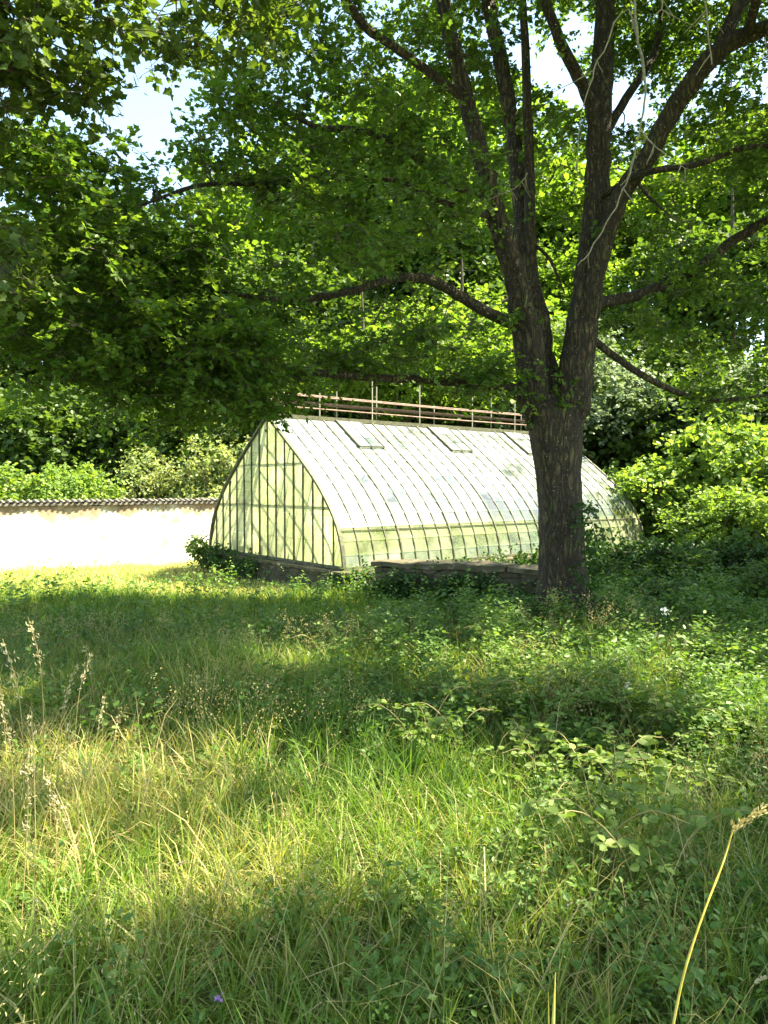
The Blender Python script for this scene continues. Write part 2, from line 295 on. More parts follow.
# ------------------------------------------------------------------ grass
def patch(x, y):                          # 0..1, drifts of drier and greener growth
    v = (np.sin(x*1.9+1.3*np.sin(y*1.1))+np.sin(y*2.3+1.7*np.sin(x*.8+1))+.7*np.sin(x*4.1-y*3.3))/2.7
    return np.clip(.5+.4*v, 0, 1)
def blades(mb, x, y, ln, wd, clump, lean=.35, curl=.7):
    n = len(x); az = rng.uniform(0,2*np.pi,n); z = hgt(x,y)-.01
    d = np.stack([np.cos(az),np.sin(az),np.zeros(n)],-1); s = np.stack([-np.sin(az),np.cos(az),np.zeros(n)],-1)
    tw = rng.uniform(0,2*np.pi,n); s = np.stack([np.cos(tw),np.sin(tw),np.zeros(n)],-1)
    l0 = rng.uniform(0,lean,n); cu = rng.uniform(.1,curl*1.4,n)
    base = np.stack([x,y,z],-1); pts = []
    p = base; ang = l0
    for k in range(4):
        pts.append(p); st = ln/3
        p = p + (np.sin(ang)[:,None]*d + np.cos(ang)[:,None]*np.array([0,0,1.]))*st[:,None]; ang = ang+cu*(.7+.3*k)*.8
    w = [1,.85,.55,0]
    V = np.stack([pts[0]-s*wd[:,None]*.5*w[0], pts[0]+s*wd[:,None]*.5*w[0], pts[1]-s*wd[:,None]*.5*w[1], pts[1]+s*wd[:,None]*.5*w[1],
                  pts[2]-s*wd[:,None]*.5*w[2], pts[2]+s*wd[:,None]*.5*w[2], pts[3]], 1)
    i = np.arange(n)[:,None]*7; r = rng.uniform(0,1,n)
    mb.add(V.reshape(-1,3), (i[:,:,None]+np.array([[0,1,3,2],[2,3,5,4]])).reshape(-1,4), np.repeat(r,2), np.repeat(clump,2))
    n0 = mb.n-V.shape[0]*7
    mb.loops.append((i+np.array([4,5,6])+n0).ravel()); mb.tot.append(np.full(n,3)); mb.a.append(r); mb.b.append(clump)
def wedge(n, y0, y1, m=.62, p=1.0):
    y = np.sqrt(rng.uniform(y0*y0, y1*y1, n)) if p == 1 else y0+(y1-y0)*rng.uniform(0,1,n)**p
    x = rng.uniform(-1,1,n)*(m*y+.3); return x, y
P0 = np.array([-.607,11.5]); U = np.array([.788,.6157]); U /= np.linalg.norm(U); Vv = np.array([-U[1],U[0]])
GW, GL, GB, GH = 4.85, 8.18, .37, 2.58
def uv(x, y):
    dx, dy = x-P0[0], y-P0[1]; return dx*U[0]+dy*U[1], dx*Vv[0]+dy*Vv[1]
def outside(x, y):
    u, v = uv(x,y); gh = (u>-.3)&(u<GL+.3)&(v>-.3)&(v<GW+.3)
    return ~gh
def clumpy(x, y, k):                     # tufts: pull plants together on a jittered grid
    gx = np.round(x/k); gy = np.round(y/k); h = np.sin(gx*127.1+gy*311.7)*43758.5; h -= np.floor(h)
    g = np.sin(gx*269.5+gy*183.3)*43758.5; g -= np.floor(g)
    cx, cy = (gx+h-.5)*k, (gy+g-.5)*k; return x+(cx-x)*.55, y+(cy-y)*.55, h
mb = MB()
for n, y0, y1, w in ((30000,1.35,3.6,.0066),(48000,3.6,7,.0088),(46000,7,11,.010)):
    x, y = wedge(n, y0, y1); x, y, h = clumpy(x, y, .16)
    k = outside(x,y); x, y, h = x[k], y[k], h[k]
    tall = .5+.85*patch(x*1.1+5, y*1.1)
    ln = rng.uniform(.16,.42,len(x))*tall*(.75 if y0>6 else 1); dry = np.clip(patch(x,y)*.8+h*.35-.07+np.clip(-x*.5,0,.3)*(y<6), 0, 1)
    m_ = rng.uniform(0,1,len(x)) < .55; ww = rng.uniform(.5,1.5,len(x))*w
    blades(mb, x[m_], y[m_], ln[m_], ww[m_], dry[m_], lean=.4, curl=.9); blades(mb, x[~m_], y[~m_], ln[~m_]*.9, ww[~m_], dry[~m_], lean=1.15, curl=1.1)
tag(mb.build('grass', M['grass']), 'tall tangled meadow grass filling the shaded foreground', 'grass', kind='stuff')
mb = MB()
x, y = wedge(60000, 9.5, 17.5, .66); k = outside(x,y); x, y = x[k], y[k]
blades(mb, x, y, rng.uniform(.06,.18,len(x)), rng.uniform(.008,.018,len(x)), np.clip(.05+patch(x,y)*.3+np.clip((y-11.0+.35*(x+5))/1.6,0,1)*(x<-1.5)*.9,0,1), curl=.8)  # straw tone towards the wall: dry grass, with the sun's brightness put into its colour
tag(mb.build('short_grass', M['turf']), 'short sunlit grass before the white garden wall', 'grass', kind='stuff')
mb = MB()                                  # thin dry bents all through the meadow
x, y = wedge(16000, 1.4, 8); k = rng.uniform(0,1,len(x)) < patch(x,y)*1.1-.05; x, y = x[k], y[k]
blades(mb, x, y, rng.uniform(.25,.6,len(x)), rng.uniform(.0015,.0045,len(x)), rng.uniform(0,1,len(x)), lean=1.2, curl=1.0)
x, y = wedge(1500, 1.5, 4.2); k = rng.uniform(0,1,len(x)) < np.clip(.35-x*.45,.08,1); x, y = x[k], y[k]
blades(mb, x, y, rng.uniform(.25,.6,len(x)), rng.uniform(.004,.009,len(x)), rng.uniform(0,1,len(x)), lean=1.3, curl=.9)
tag(mb.build('dry_grass', M['straw']), 'bleached straw coloured bents scattered through the green meadow', 'dry grass', kind='stuff')

mb = MB()                                  # airy panicles of bent grass floating over the blades
x, y = wedge(2200, 1.6, 7.5); k = (patch(x*1.3+2,y*1.3) > .62); x, y = x[k], y[k]; n = len(x); z = hgt(x,y)
hh = rng.uniform(.22,.5,n); az = rng.uniform(0,6.28,n); tip = np.stack([x+np.cos(az)*.12,y+np.sin(az)*.12,z+hh],-1)
q = tip[:,None,:]+rng.normal(0,1,(n,26,3))*[.028,.028,.045]; leaves(mb, q.reshape(-1,3), rng.normal(0,1,(n*26,3))+[0,0,1], rng.normal(0,1,(n*26,3)), .010*(1+.1*np.repeat(y,26)), OVAL, .5)
tag(mb.build('bent_grass', M['straw']), 'airy pale panicles of bent grass hovering over the meadow', 'dry grass', kind='stuff')
def weeds(n, y0, y1, size, hmin, hmax, m=.62, bias=1.0, mask=None, per=11):
    x, y = wedge(n, y0, y1, m); x, y, h = clumpy(x, y, .45)
    k = outside(x,y) & (rng.uniform(0,1,len(x)) < (.15+.85*np.clip((x+1.0)/2.2,0,1))*bias)
    k &= patch(x*.9+3, y*.9+7) > .33
    x, y, h = x[k], y[k], h[k]; n = len(x); z = hgt(x,y)
    H = rng.uniform(hmin,hmax,n)*(.7+.5*h); t = rng.uniform(.15,1,(n,per)); az = rng.uniform(0,6.283,(n,per)); ln = rng.normal(0,.12,(n,2))
    P = np.stack([x[:,None]+ln[:,:1]*t, y[:,None]+ln[:,1:]*t, z[:,None]+H[:,None]*t], -1)
    D = np.stack([np.cos(az), np.sin(az), rng.uniform(-.2,.7,(n,per))], -1)
    Nn = np.array([0,0,1.])+rng.normal(0,.35,(n,per,3)); P = P+D*.02
    return P.reshape(-1,3), D.reshape(-1,3), Nn.reshape(-1,3), (size*rng.uniform(.5,1.3,(n,per))*(1.2-.5*t)*(.6+.8*rng.uniform(0,1,(n,1)))).ravel(), np.repeat(h,per)
mb = MB()
for a in ((3000,1.7,4.2,.034,.10,.34),(12000,4.2,8.5,.052,.16,.46),(8000,8,12.5,.065,.2,.5)):
    P, D, Nn, s, cl = weeds(*a); leaves(mb, P, D, Nn, s, OVAL, .95, None, cl)
tag(mb.build('ground_cover', M['weed']), 'leafy nettles and weeds growing thick among the grass', 'weeds', kind='stuff')

mb = MB()                                  # broad docks and plantains low in the grass
x, y = wedge(420, 1.8, 7.5); n = len(x); k = 7; z = hgt(x,y); az = rng.uniform(0,6.28,(n,k)); e = np.stack([np.cos(az),np.sin(az),rng.uniform(.5,1.8,(n,k))],-1)
P = np.stack([x,y,z],-1)[:,None,:]+e*.05; leaves(mb, P.reshape(-1,3), e.reshape(-1,3), np.cross(e, rng.normal(0,1,(n,k,3))).reshape(-1,3), rng.uniform(.05,.12,n*k), OVAL, .38, None, np.repeat(rng.uniform(0,1,n),k))
tag(mb.build('broad_leaf_weeds', M['weed']), 'long broad dock leaves standing up among the meadow grass', 'weeds', kind='stuff')
# ------------------------------------------------------------------ greenhouse
PRO = np.array([(0,0),(.04,.35),(.24,.79),(.70,1.30),(1.25,1.74),(1.82,2.15),(GW/2,GH)])
def prof(n=22):                           # smooth curve eave to ridge
    s = np.concatenate([[0], np.cumsum(np.linalg.norm(np.diff(PRO,axis=0),axis=1))]); t = np.linspace(0,s[-1],n)
    d = np.interp(t,s,PRO[:,0]); h = np.interp(t,s,PRO[:,1])
    for _ in range(2):
        d[1:-1] = (d[:-2]+2*d[1:-1]+d[2:])/4; h[1:-1] = (h[:-2]+2*h[1:-1]+h[2:])/4
    return d, h
pd, ph = prof()
yaw = math.atan2(U[1], U[0])
G = empty('greenhouse', (P0[0],P0[1],GB), yaw)
tag(G, 'old curved glass greenhouse with chalky white roof and green stained gable', 'greenhouse')
def topz(v):                              # height of the roof curve at v
    v = min(v, GW-v); return float(np.interp(v, pd, ph))
NB = 28; BW = GL/NB
# panes: overlapping shingles of glass, each a touch differently set
def slope(front, hlo, hhi, name, mat, skip=None):
    mb = MB(); s = np.concatenate([[0], np.cumsum(np.hypot(np.diff(pd),np.diff(ph)))]); step = .23
    t = np.arange(0, s[-1]-.05, step)
    for b in range(NB):
        for k in range(len(t)):
            t0, t1 = t[k]-.015, min(t[k]+step+.012, s[-1]); d0, d1 = np.interp([max(t0,0),t1], s, pd); h0, h1 = np.interp([max(t0,0),t1], s, ph)
            hm = (h0+h1)/2
            if hm < hlo or hm >= hhi: continue
            if skip and skip(b, hm): continue
            lift = .010; nx = np.array([-(h1-h0), (d1-d0)]); nx = nx/np.hypot(*nx)*lift*1.2
            j = rng.normal(0,.002,4)
            a0 = (d0+nx[0], h0+nx[1]); a1 = (d1, h1)
            q = [(b*BW+.012, a0[0], a0[1]+j[0]), ((b+1)*BW-.012, a0[0], a0[1]+j[1]), ((b+1)*BW-.012, a1[0], a1[1]+j[2]), (b*BW+.012, a1[0], a1[1]+j[3])]
            if not front: q = [(x, GW-d, z) for x,d,z in q]
            mb.add(q, [(0,1,2,3)], rng.uniform())
    return mb.build(name, mat, G)
VENT = [5, 13, 21]
isv = lambda b, h: h > 2.02 and any(v <= b < v+2 for v in VENT)
slope(True, 0, .62, 'side_glass', M['lowglass']); slope(True, .62, 9, 'roof_glass', M['roofglass'], isv)
slope(False, 0, .62, 'rear_side_glass', M['lowglass']); slope(False, .62, 9, 'rear_roof_glass', M['roofglass'])
def ribmesh(w, t):
    mb = MB()
    for i in range(len(pd)-1): mb.bar((0,pd[i],ph[i]),(0,pd[i+1],ph[i+1]), w, t, up=(0,-.6,.8))
    return mb
thin = thick = rthin = rthick = None
def ribcopy(src, x): c = src.copy(); C.objects.link(c); c.parent = G; c.location = (x, c.location.y, 0); return c
for b in range(NB+1):
    x = b*BW; big = (b % 4 == 0)
    if big:
        if thick is None: thick = ribmesh(.030,.045).build('rib', M['iron'], G)
        else: ribcopy(thick, x)
        if rthick is None:
            rthick = thick.copy(); C.objects.link(rthick); rthick.parent = G; rthick.scale = (1,-1,1); rthick.location = (0,GW,0)
        else: ribcopy(rthick, x)
    else:
        if thin is None:
            thin = ribmesh(.017,.034).build('glazing_bar', M['iron'], G); thin.location.x = x
            rthin = thin.copy(); C.objects.link(rthin); rthin.parent = G; rthin.scale = (1,-1,1); rthin.location = (x,GW,0)
        else: ribcopy(thin, x); ribcopy(rthin, x)
# purlins and rails
def lbar(name, v, z, w, t, x0=0, x1=GL, mat='iron'):
    mb = MB(); mb.bar((x0,v,z),(x1,v,z), w, t); return mb.build(name, M[mat], G)
dr = float(np.interp(.6, ph, pd))
lbar('side_rail', dr-.022, .6, .014, .018); lbar('side_rail', GW-dr+.022, .6, .014, .018)
lbar('sill', 0, .015, .07, .05, -.04, GL+.04); lbar('sill', GW, .015, .07, .05, -.04, GL+.04)
lbar('ridge_beam', GW/2, GH+.02, .10, .07, -.05, GL+.05)
for hh in (1.45, 2.0):
    d_ = float(np.interp(hh, ph, pd)); lbar('purlin', d_+.05, hh-.05, .03, .04); lbar('purlin', GW-d_-.05, hh-.05, .03, .04)
# gables
def gable(x, name, detailed=True):
    NG = 16; mb = MB(); w = GW/NG
    for i in range(NG):
        zs = [0]
        while zs[-1] < 3: zs.append(zs[-1]+.42)
        for k in range(len(zs)-1):
            v0, v1 = i*w+.008, (i+1)*w-.008; a, b = topz(v0), topz(v1)
            z0, z1 = zs[k], zs[k+1]
            if z0 >= max(a,b): break
            q = [(x,v0,min(z0,a)),(x,v1,min(z0,b)),(x+rng.normal(0,.002),v1,min(z1-.004,b)),(x+rng.normal(0,.002),v0,min(z1-.004,a))]
            mb.add(q, [(0,1,2,3)], rng.uniform())
    mb.build(name, M['gableglass'], G)
    for i in range(1,NG):
        b_ = MB(); tk = .026 if i in (5,9,13) else .014
        b_.bar((x-.014,i*w,0),(x-.014,i*w,topz(i*w)-.01), tk, .03, up=(1,0,0)); b_.build('gable_bar', M['iron'], G)
    for z in (.98, 1.72):
        v = float(np.interp(z, ph, pd)); b_ = MB(); b_.bar((x+.02,v,z),(x+.02,GW-v,z), .03, .014, up=(1,0,0)); b_.build('gable_rail', M['iron'], G)
    b_ = MB(); b_.bar((x,0,.02),(x,GW,.02), .06, .05); b_.build('gable_sill', M['iron'], G)
    for fr in (1,-1):
        b_ = MB()
        for i in range(len(pd)-1):
            a = (x-.02, pd[i] if fr>0 else GW-pd[i], ph[i]+.01); c = (x-.02, pd[i+1] if fr>0 else GW-pd[i+1], ph[i+1]+.01); b_.bar(a,c,.055,.04,up=(0,-.6*fr,.8))
        b_.build('gable_frame', M['iron'], G)
gable(0.0, 'gable_glass'); gable(GL, 'far_gable_glass')
# roof vents near the ridge, standing a little proud
def rp(h, off=.0):                        # a point on the front slope at height h, lifted off the glass
    d = float(np.interp(h, ph, pd)); return d-off*.63, h+off*.77
for b in VENT:
    x0, x1 = b*BW, (b+2)*BW; (d0,h0), (d1,h1) = rp(2.02,.04), rp(GH-.02,.025)
    fm = MB()
    fm.bar((x0,d0,h0),(x0,d1,h1),.03,.035); fm.bar((x1,d0,h0),(x1,d1,h1),.022,.03); fm.bar((x0,d0,h0),(x1,d0,h0),.035,.03); 
    f = fm.build('roof_vent', M['iron'], G)
    pm = MB()
    for k in range(2):
        for q in range(3):
            a, c = q/3+.01, (q+1)/3-.01; xa, xb = x0+k*BW+.015, x0+(k+1)*BW-.015
            pm.add([(xa,d0+(d1-d0)*a,h0+(h1-h0)*a),(xb,d0+(d1-d0)*a,h0+(h1-h0)*a),(xb,d0+(d1-d0)*c,h0+(h1-h0)*c),(xa,d0+(d1-d0)*c,h0+(h1-h0)*c)], [(0,1,2,3)], rng.uniform())
    pm.build('vent_glass', M['roofglass'], f)
# ridge walkway with its rails and posts
mb = MB(); mb.box((.15,GW/2+.02,GH+.30),(GL-.1,GW/2+.34,GH+.325)); mb.build('ridge_walkway', M['rail'], G)
for v, z in ((GW/2-.02,.20),(GW/2-.02,.42),(GW/2+.36,.36),(GW/2+.36,.50)):
    mb = MB(); mb.tube([(.1,v,GH+z),(GL*.5,v,GH+z-.012),(GL-.05,v,GH+z)], .014, 6); mb.build('walkway_rail', M['rail'], G, smooth=True)
for i, (x, tall) in enumerate([(.3,.38),(1.1,.5),(1.75,.62),(2.35,.84),(2.75,.80),(3.6,.86),(4.35,.52),(5.15,.78),(6.15,.82),(6.55,.7),(7.2,.72),(7.95,.6)]):
    mb = MB(); v = GW/2-.02 if i % 2 else GW/2+.36
    mb.tube([(x,v,GH+.02),(x,v,GH+tall)], .011, 6); mb.build('rail_post', M['white_iron'], G, smooth=True)
# stone plinth under it
def roughbox(name, mat, x0,x1,y0,y1,z0,z1, parent=None, seg=.22, amp=.018):
    """a wall block with worn, uneven faces"""
    nx = max(2,int((x1-x0)/seg)); ny = max(2,int((y1-y0)/seg)); nz = max(2,int((z1-z0)/seg))
    mb = MB(); sd = rng.uniform(0,99)
    def face(A, B, n1, n2, O, flip):
        i = np.linspace(0,1,n1+1); j = np.linspace(0,1,n2+1); I, J = np.meshgrid(i,j)
        P = O + I[...,None]*A + J[...,None]*B; Q = P.reshape(-1,3).copy()
        q = Q*6+sd; off = np.stack([np.sin(q[:,1]*1.3+q[:,2]*1.7),np.sin(q[:,0]*1.1+q[:,2]*1.9+1),np.sin(q[:,0]*1.5+q[:,1]*1.2+2)],-1)*amp
        Q += off; m = n1+1; b = np.arange(n2)[:,None]*m+np.arange(n1)[None]
        f = np.stack([b,b+1,b+m+1,b+m],-1).reshape(-1,4); mb.add(Q, f[:,::-1] if flip else f)
    X = np.array([x1-x0,0,0]); Y = np.array([0,y1-y0,0]); Z = np.array([0,0,z1-z0]); O = np.array([x0,y0,z0])
    face(X,Z,nx,nz,O,False); face(X,Z,nx,nz,O+Y,True); face(Y,Z,ny,nz,O,True); face(Y,Z,ny,nz,O+X,False); face(X,Y,nx,ny,O+Z,False)
    return mb.build(name, M[mat], parent)
W1 = empty('stone_plinth', (P0[0],P0[1],0), yaw)
tag(W1, 'low rubble stone plinth carrying the greenhouse', 'stone wall')
T = .36
for nm, a in (('plinth_side',(-.16,GL+.16,-.2,.14)),('plinth_side',(-.16,GL+.16,GW-.14,GW+.2)),('plinth_end',(-.2,.14,.145,GW-.145)),('plinth_end',(GL-.14,GL+.2,.145,GW-.145))):
    roughbox(nm, 'stone', a[0],a[1],a[2],a[3],-.25,GB-.055, W1)
    roughbox('coping', 'slab', a[0]-.03,a[1]+.03,a[2]-.03,a[3]+.03,GB-.054,GB-.012, W1, amp=.008)
# low wall in front, its top of big flat slabs
a = np.array([-.12,10.62]); b = np.array([2.2,9.55]); L_ = np.linalg.norm(b-a)
W2 = empty('stone_wall', (a[0],a[1],0), math.atan2(b[1]-a[1], b[0]-a[0]))
tag(W2, 'low dark stone wall with flat slab top left of the big trunk', 'stone wall')
roughbox('wall_body', 'stone', 0, L_, 0, .42, -.2, .52, W2, amp=.025)
for k, (s0,s1) in enumerate(((-.05,.62),(.64,1.18),(1.2,1.92),(1.94,L_+.03))):
    roughbox('coping_slab', 'slab', s0, s1, -.05+.02*(k%2), .50-.03*(k%2), .525, .59+.012*(k%3), W2, seg=.12, amp=.012)
a2 = np.array([2.9,11.2])
W3 = empty('stone_wall', (2.9,12.6,0), -.02)
tag(W3, 'low stone wall under ivy running right beyond the greenhouse', 'stone wall')
roughbox('wall_body', 'stone', 0, 8, 0, .4, -.2, .5, W3, amp=.03)
roughbox('coping', 'slab', -.03, 8.03, -.04, .44, .503, .56, W3, amp=.015)
# things inside the greenhouse: staging and plants dimly seen
bench = empty('staging_bench', (P0[0]+U[0]*1.2+Vv[0]*1.0, P0[1]+U[1]*1.2+Vv[1]*1.0, 0), yaw)
tag(bench, 'long slatted wooden plant bench inside the greenhouse', 'bench')
M['wood'] = noisemat('grey timber', [(.3,(.14,.12,.08)),(.7,(.30,.27,.20))], scale=8, sc=(.3,2,2))
mb = MB()
for k in range(7): mb.box((0,k*.12,.72),(5.4,k*.12+.09,.745))
mb.build('bench_top', M['wood'], bench)
for x in (.1,2.6,5.2):
    for v in (.05,.68): m_ = MB(); m_.box((x,v,0),(x+.06,v+.06,.719)); m_.build('leg', M['wood'], bench)

mb = MB(); n = 900; u_ = rng.uniform(.3,GL-.3,n); v_ = rng.uniform(.35,GW-.35,n); Pg = np.stack([P0[0]+U[0]*u_+Vv[0]*v_, P0[1]+U[1]*u_+Vv[1]*v_, rng.uniform(.15,.95,n)],-1)
sprays(mb, Pg, 16, .08, spread=.2, flat=1.2); tag(mb.build('greenhouse_weeds', M['leaf_shrub']), 'pale overgrown weeds filling the greenhouse floor behind its glass', 'weeds', kind='stuff')
# ------------------------------------------------------------------ garden wall on the left
wo = np.array([-7.3,14.0])-U*7.0; WL = 16.0
GWALL = empty('garden_wall', (wo[0],wo[1],0), yaw)
tag(GWALL, 'long white limewashed garden wall in full sun with tiled coping', 'wall')
roughbox('wall_face', 'lime', 0, WL, 0, .35, -.3, 1.30, GWALL, seg=.4, amp=.02)
mb = MB()
nt_ = int(WL/.12)
for k in range(nt_):
    x = k*.12+rng.normal(0,.008); mb.tube([(x,-.07,1.35),(x,.175,1.40),(x,.42,1.35)], rng.uniform(.026,.040), 6)
mb.build('coping_tiles', M['tile'], GWALL, smooth=True)
mb = MB(); mb.box((0,-.04,1.302),(WL,.39,1.35)); mb.build('coping_bed', M['tile'], GWALL)

# ------------------------------------------------------------------ trees
def bez(P, k=5):                          # smooth a polyline (Catmull-Rom)
    P = np.asarray(P, float); Q = np.vstack([2*P[0]-P[1], P, 2*P[-1]-P[-2]]); out = []
    for i in range(1, len(Q)-2):
        for t in np.arange(k)/k:
            a,b_,c,d = Q[i-1],Q[i],Q[i+1],Q[i+2]
            out.append(.5*((2*b_)+(-a+c)*t+(2*a-5*b_+4*c-d)*t*t+(-a+3*b_-3*c+d)*t**3))
    out.append(P[-1]); return np.array(out)
def limb(P, R, n=10, rough=.08, k=5, wob=.02):
    P = bez(P, k); R = np.interp(np.linspace(0,1,len(P)), np.linspace(0,1,len(R)), R)
    w = rng.normal(0,1,P.shape); w[0] = 0
    P = P + w*R[:,None]*wob*4; return P, R
def twigs(mb, nodes, targets, r0=.02, sides=4, maxlen=3.):
    """join every spray back to its nearest limb through earlier twigs"""
    nd = np.array(nodes); dm = np.array([np.min(np.linalg.norm(nd-t,axis=1)) for t in targets]); order = np.argsort(dm)
    buf = np.zeros((len(nd)+len(targets)*4,3)); buf[:len(nd)] = nd; m = len(nd); gen = np.zeros(len(buf)); 
    for i in order:
        t = targets[i]; dd = np.linalg.norm(buf[:m]-t,axis=1)+gen[:m]*.05; j = int(np.argmin(dd)); s = buf[j]; L = np.linalg.norm(t-s)
        if L < .03 or L > maxlen: continue
        mid = (s+t)/2 + rng.normal(0,.07,3)*L; mid[2] += .06*L
        P = np.array([s,(s+mid)/2+rng.normal(0,.02,3),mid,(mid+t)/2+rng.normal(0,.02,3),t]); r = r0*min(1,.35+L*.5)/(1+gen[j]*.35)
        mb.tube(P, np.linspace(r, r*.4, 5), sides)
        for q in (P[2],P[3],t): buf[m] = q; gen[m] = gen[j]+1; m += 1
def blob(c, r, n, hollow=.35):
    v = norm(rng.normal(0,1,(n,3))); q = (hollow+(1-hollow)*rng.uniform(0,1,n))**(1/2.2)
    return np.array(c)+v*q[:,None]*np.array(r)

D0 = 8.8
TR = empty('maple_tree', tuple(at(562,626,D0)[:2])+(0,))
tag(TR, 'big field maple with thick forked trunk in front of the greenhouse', 'tree')
org = np.array(TR.location)
limbs = []
def L(name, pts, R, n=10, rough=.09, mat='bark', wob=.02, node=True):
    R = np.array(R)*.70; P = np.array([at(*p) for p in pts])-org; P, R = limb(P, R, n, rough, wob=wob)
    mb = MB(); mb.tube(P, R, n, rough); o = mb.build(name, M[mat], TR, smooth=True)
    if node: limbs.append(P[2:])
    return P
px = lambda w, Y=D0: w/F*Y/2
# trunk: fluted, flared foot
base = org[2]
P = np.array([at(563,640,D0),at(563,622,D0),at(563,600,D0),at(562,560,D0),at(560,510,D0),at(557,470,D0),at(555,440,D0),at(553,412,D0),at(553,395,D0)])-org
R = np.array([px(122),px(84),px(56),px(44),px(42),px(44),px(51),px(55),px(24)])
tb = MB(); n = 28; th = np.arange(n)*2*np.pi/n; Pb = bez(P,5); Rb = np.interp(np.linspace(0,1,len(Pb)), np.linspace(0,1,len(R)), R); V = []
for i,(p,r) in enumerate(zip(Pb,Rb)):
    fl = 1+.07*np.sin(3*th+.8+p[2]*.5)+.05*np.sin(5*th+2-p[2]*.8)+(.22*np.sin(4*th+.5)+.12*np.sin(7*th))*np.clip((.5-p[2])/.5,0,1)+rng.normal(0,.012,n)
    sq = 1-.18*np.clip((i/len(Pb)-.8)/.2,0,1)
    V.append(np.stack([p[0]+np.cos(th)*r*fl, p[1]+np.sin(th)*r*fl*sq, np.full(n,p[2])],-1))
V = np.concatenate(V); i = np.arange(len(Pb)-1)[:,None]*n; j = np.arange(n)[None]; k = (j+1)%n
tb.add(V, np.stack([i+j,i+k,i+n+k,i+n+j],-1).reshape(-1,4)); tb.build('trunk', M['bark'], TR, smooth=True)
L('limb', [(540,440,D0),(533,400,8.75),(527,345,8.7),(516,285,8.6),(497,225,8.5),(482,170,8.45),(466,110,8.4),(450,50,8.3),(440,0,8.3),(425,-90,8.2),(400,-190,8)], [px(16),px(44),px(44),px(33),px(28),px(25),px(22),px(20),px(18),px(12),px(6)], 14)
L('limb', [(552,430,8.95),(545,385,9),(536,330,9),(526,270,9),(519,200,9.1),(510,130,9.2),(496,60,9.3),(484,0,9.4),(470,-100,9.5),(465,-190,9.5)], [px(16),px(40),px(38),px(30),px(26),px(24),px(22),px(20),px(12),px(5)], 14)
L('limb', [(528,300,8.95),(528,230,8.9),(526,150,8.9),(523,70,8.9),(519,0,8.9),(515,-120,8.9)], [px(16),px(16),px(14),px(12),px(10),px(4)], 10)
L('limb', [(566,445,8.75),(573,400,8.75),(578,350,8.75),(583,300,8.75),(590,245,8.8),(595,190,8.85),(597,130,8.9),(599,60,9),(601,0,9),(606,-100,9.1),(612,-200,9.2)], [px(16),px(46),px(45),px(40),px(36),px(34),px(32),px(29),px(25),px(14),px(6)], 14)
L('limb', [(582,330,8.7),(596,265,8.6),(616,205,8.5),(645,160,8.3),(672,110,8.1),(706,66,7.9),(740,45,7.8),(775,33,7.6),(850,0,7.2),(960,-40,6.8)], [px(26),px(27),px(25),px(24),px(25),px(24),px(20),px(16),px(12),px(6)], 12)
L('limb', [(706,66,7.9),(730,20,7.9),(752,-15,7.8),(790,-90,7.6)], [px(16),px(17),px(14),px(6)], 10)
L('limb', [(594,180,8.8),(586,110,8.6),(566,70,8.4),(548,30,8.3),(535,-10,8.2),(505,-100,8)], [px(14),px(17),px(16),px(14),px(13),px(5)], 10)
L('limb', [(597,150,8.9),(622,105,9.3),(650,60,9.6),(660,0,9.8),(680,-80,10)], [px(13),px(12),px(10),px(9),px(4)], 8)
L('limb', [(590,305,8.9),(640,295,9.2),(690,272,9.4),(735,240,9.5),(780,215,9.6),(860,190,9.8)], [px(17),px(17),px(17),px(16),px(12),px(5)], 10)
L('limb', [(600,200,8.7),(640,178,8.2),(690,170,7.8),(740,153,7.6),(800,152,7.4)], [px(9),px(9),px(8),px(7),px(3)], 8)
L('limb', [(590,340,8.8),(640,375,8.9),(700,400,9.3),(770,395,9.6)], [px(12),px(10),px(8),px(4)], 8)
L('limb', [(524,330,8.7),(495,318,8.5),(462,300,8.3),(430,282,8.1),(395,280,7.9),(355,292,7.6),(310,300,7.4),(262,300,7.1),(210,290,6.8)], [px(16),px(15),px(14),px(13),px(10),px(9),px(7),px(6),px(2)], 9)
L('limb', [(538,392,8.8),(490,386,8.5),(430,381,8.2),(370,378,7.9),(310,372,7.5),(250,357,7.2),(195,338,6.9),(150,300,6.6)], [px(15),px(13),px(12),px(10),px(9),px(8),px(6),px(3)], 9)
L('limb', [(486,195,8.5),(455,190,8.3),(425,170,8.1),(395,148,7.9),(355,136,7.6),(315,132,7.4),(270,105,7.1)], [px(13),px(12),px(11),px(9),px(8),px(6),px(3)], 9)
L('limb', [(496,222,8.5),(440,205,8.2),(395,185,7.9),(330,182,7.6),(270,188,7.2),(200,190,6.8),(130,215,6.4)], [px(8),px(7),px(6),px(6),px(6),px(5),px(2)], 8)
L('limb', [(462,105,8.4),(435,85,8.1),(400,60,7.8),(365,35,7.5),(335,-5,7.2),(290,-70,6.8)], [px(12),px(12),px(11),px(11),px(9),px(4)], 9)
L('limb', [(440,0,8.3),(380,-50,7.6),(300,-110,6.6),(230,-180,5.9)], [px(12),px(11),px(9),px(4)], 8)
L('limb', [(601,0,9),(560,-90,8),(520,-190,6.8),(490,-330,5.8)], [px(13),px(12),px(10),px(5)], 8)
L('limb', [(740,45,7.8),(760,-40,6.8),(790,-150,5.8),(830,-290,5)], [px(13),px(12),px(9),px(4)], 8)
L('limb', [(530,245,8.9),(548,262,8.9),(563,295,8.8)], [px(5),px(5),px(2)], 6)
L('limb', [(630,180,8.4),(645,200,8.3),(665,218,8.2)], [px(6),px(5),px(2)], 6)
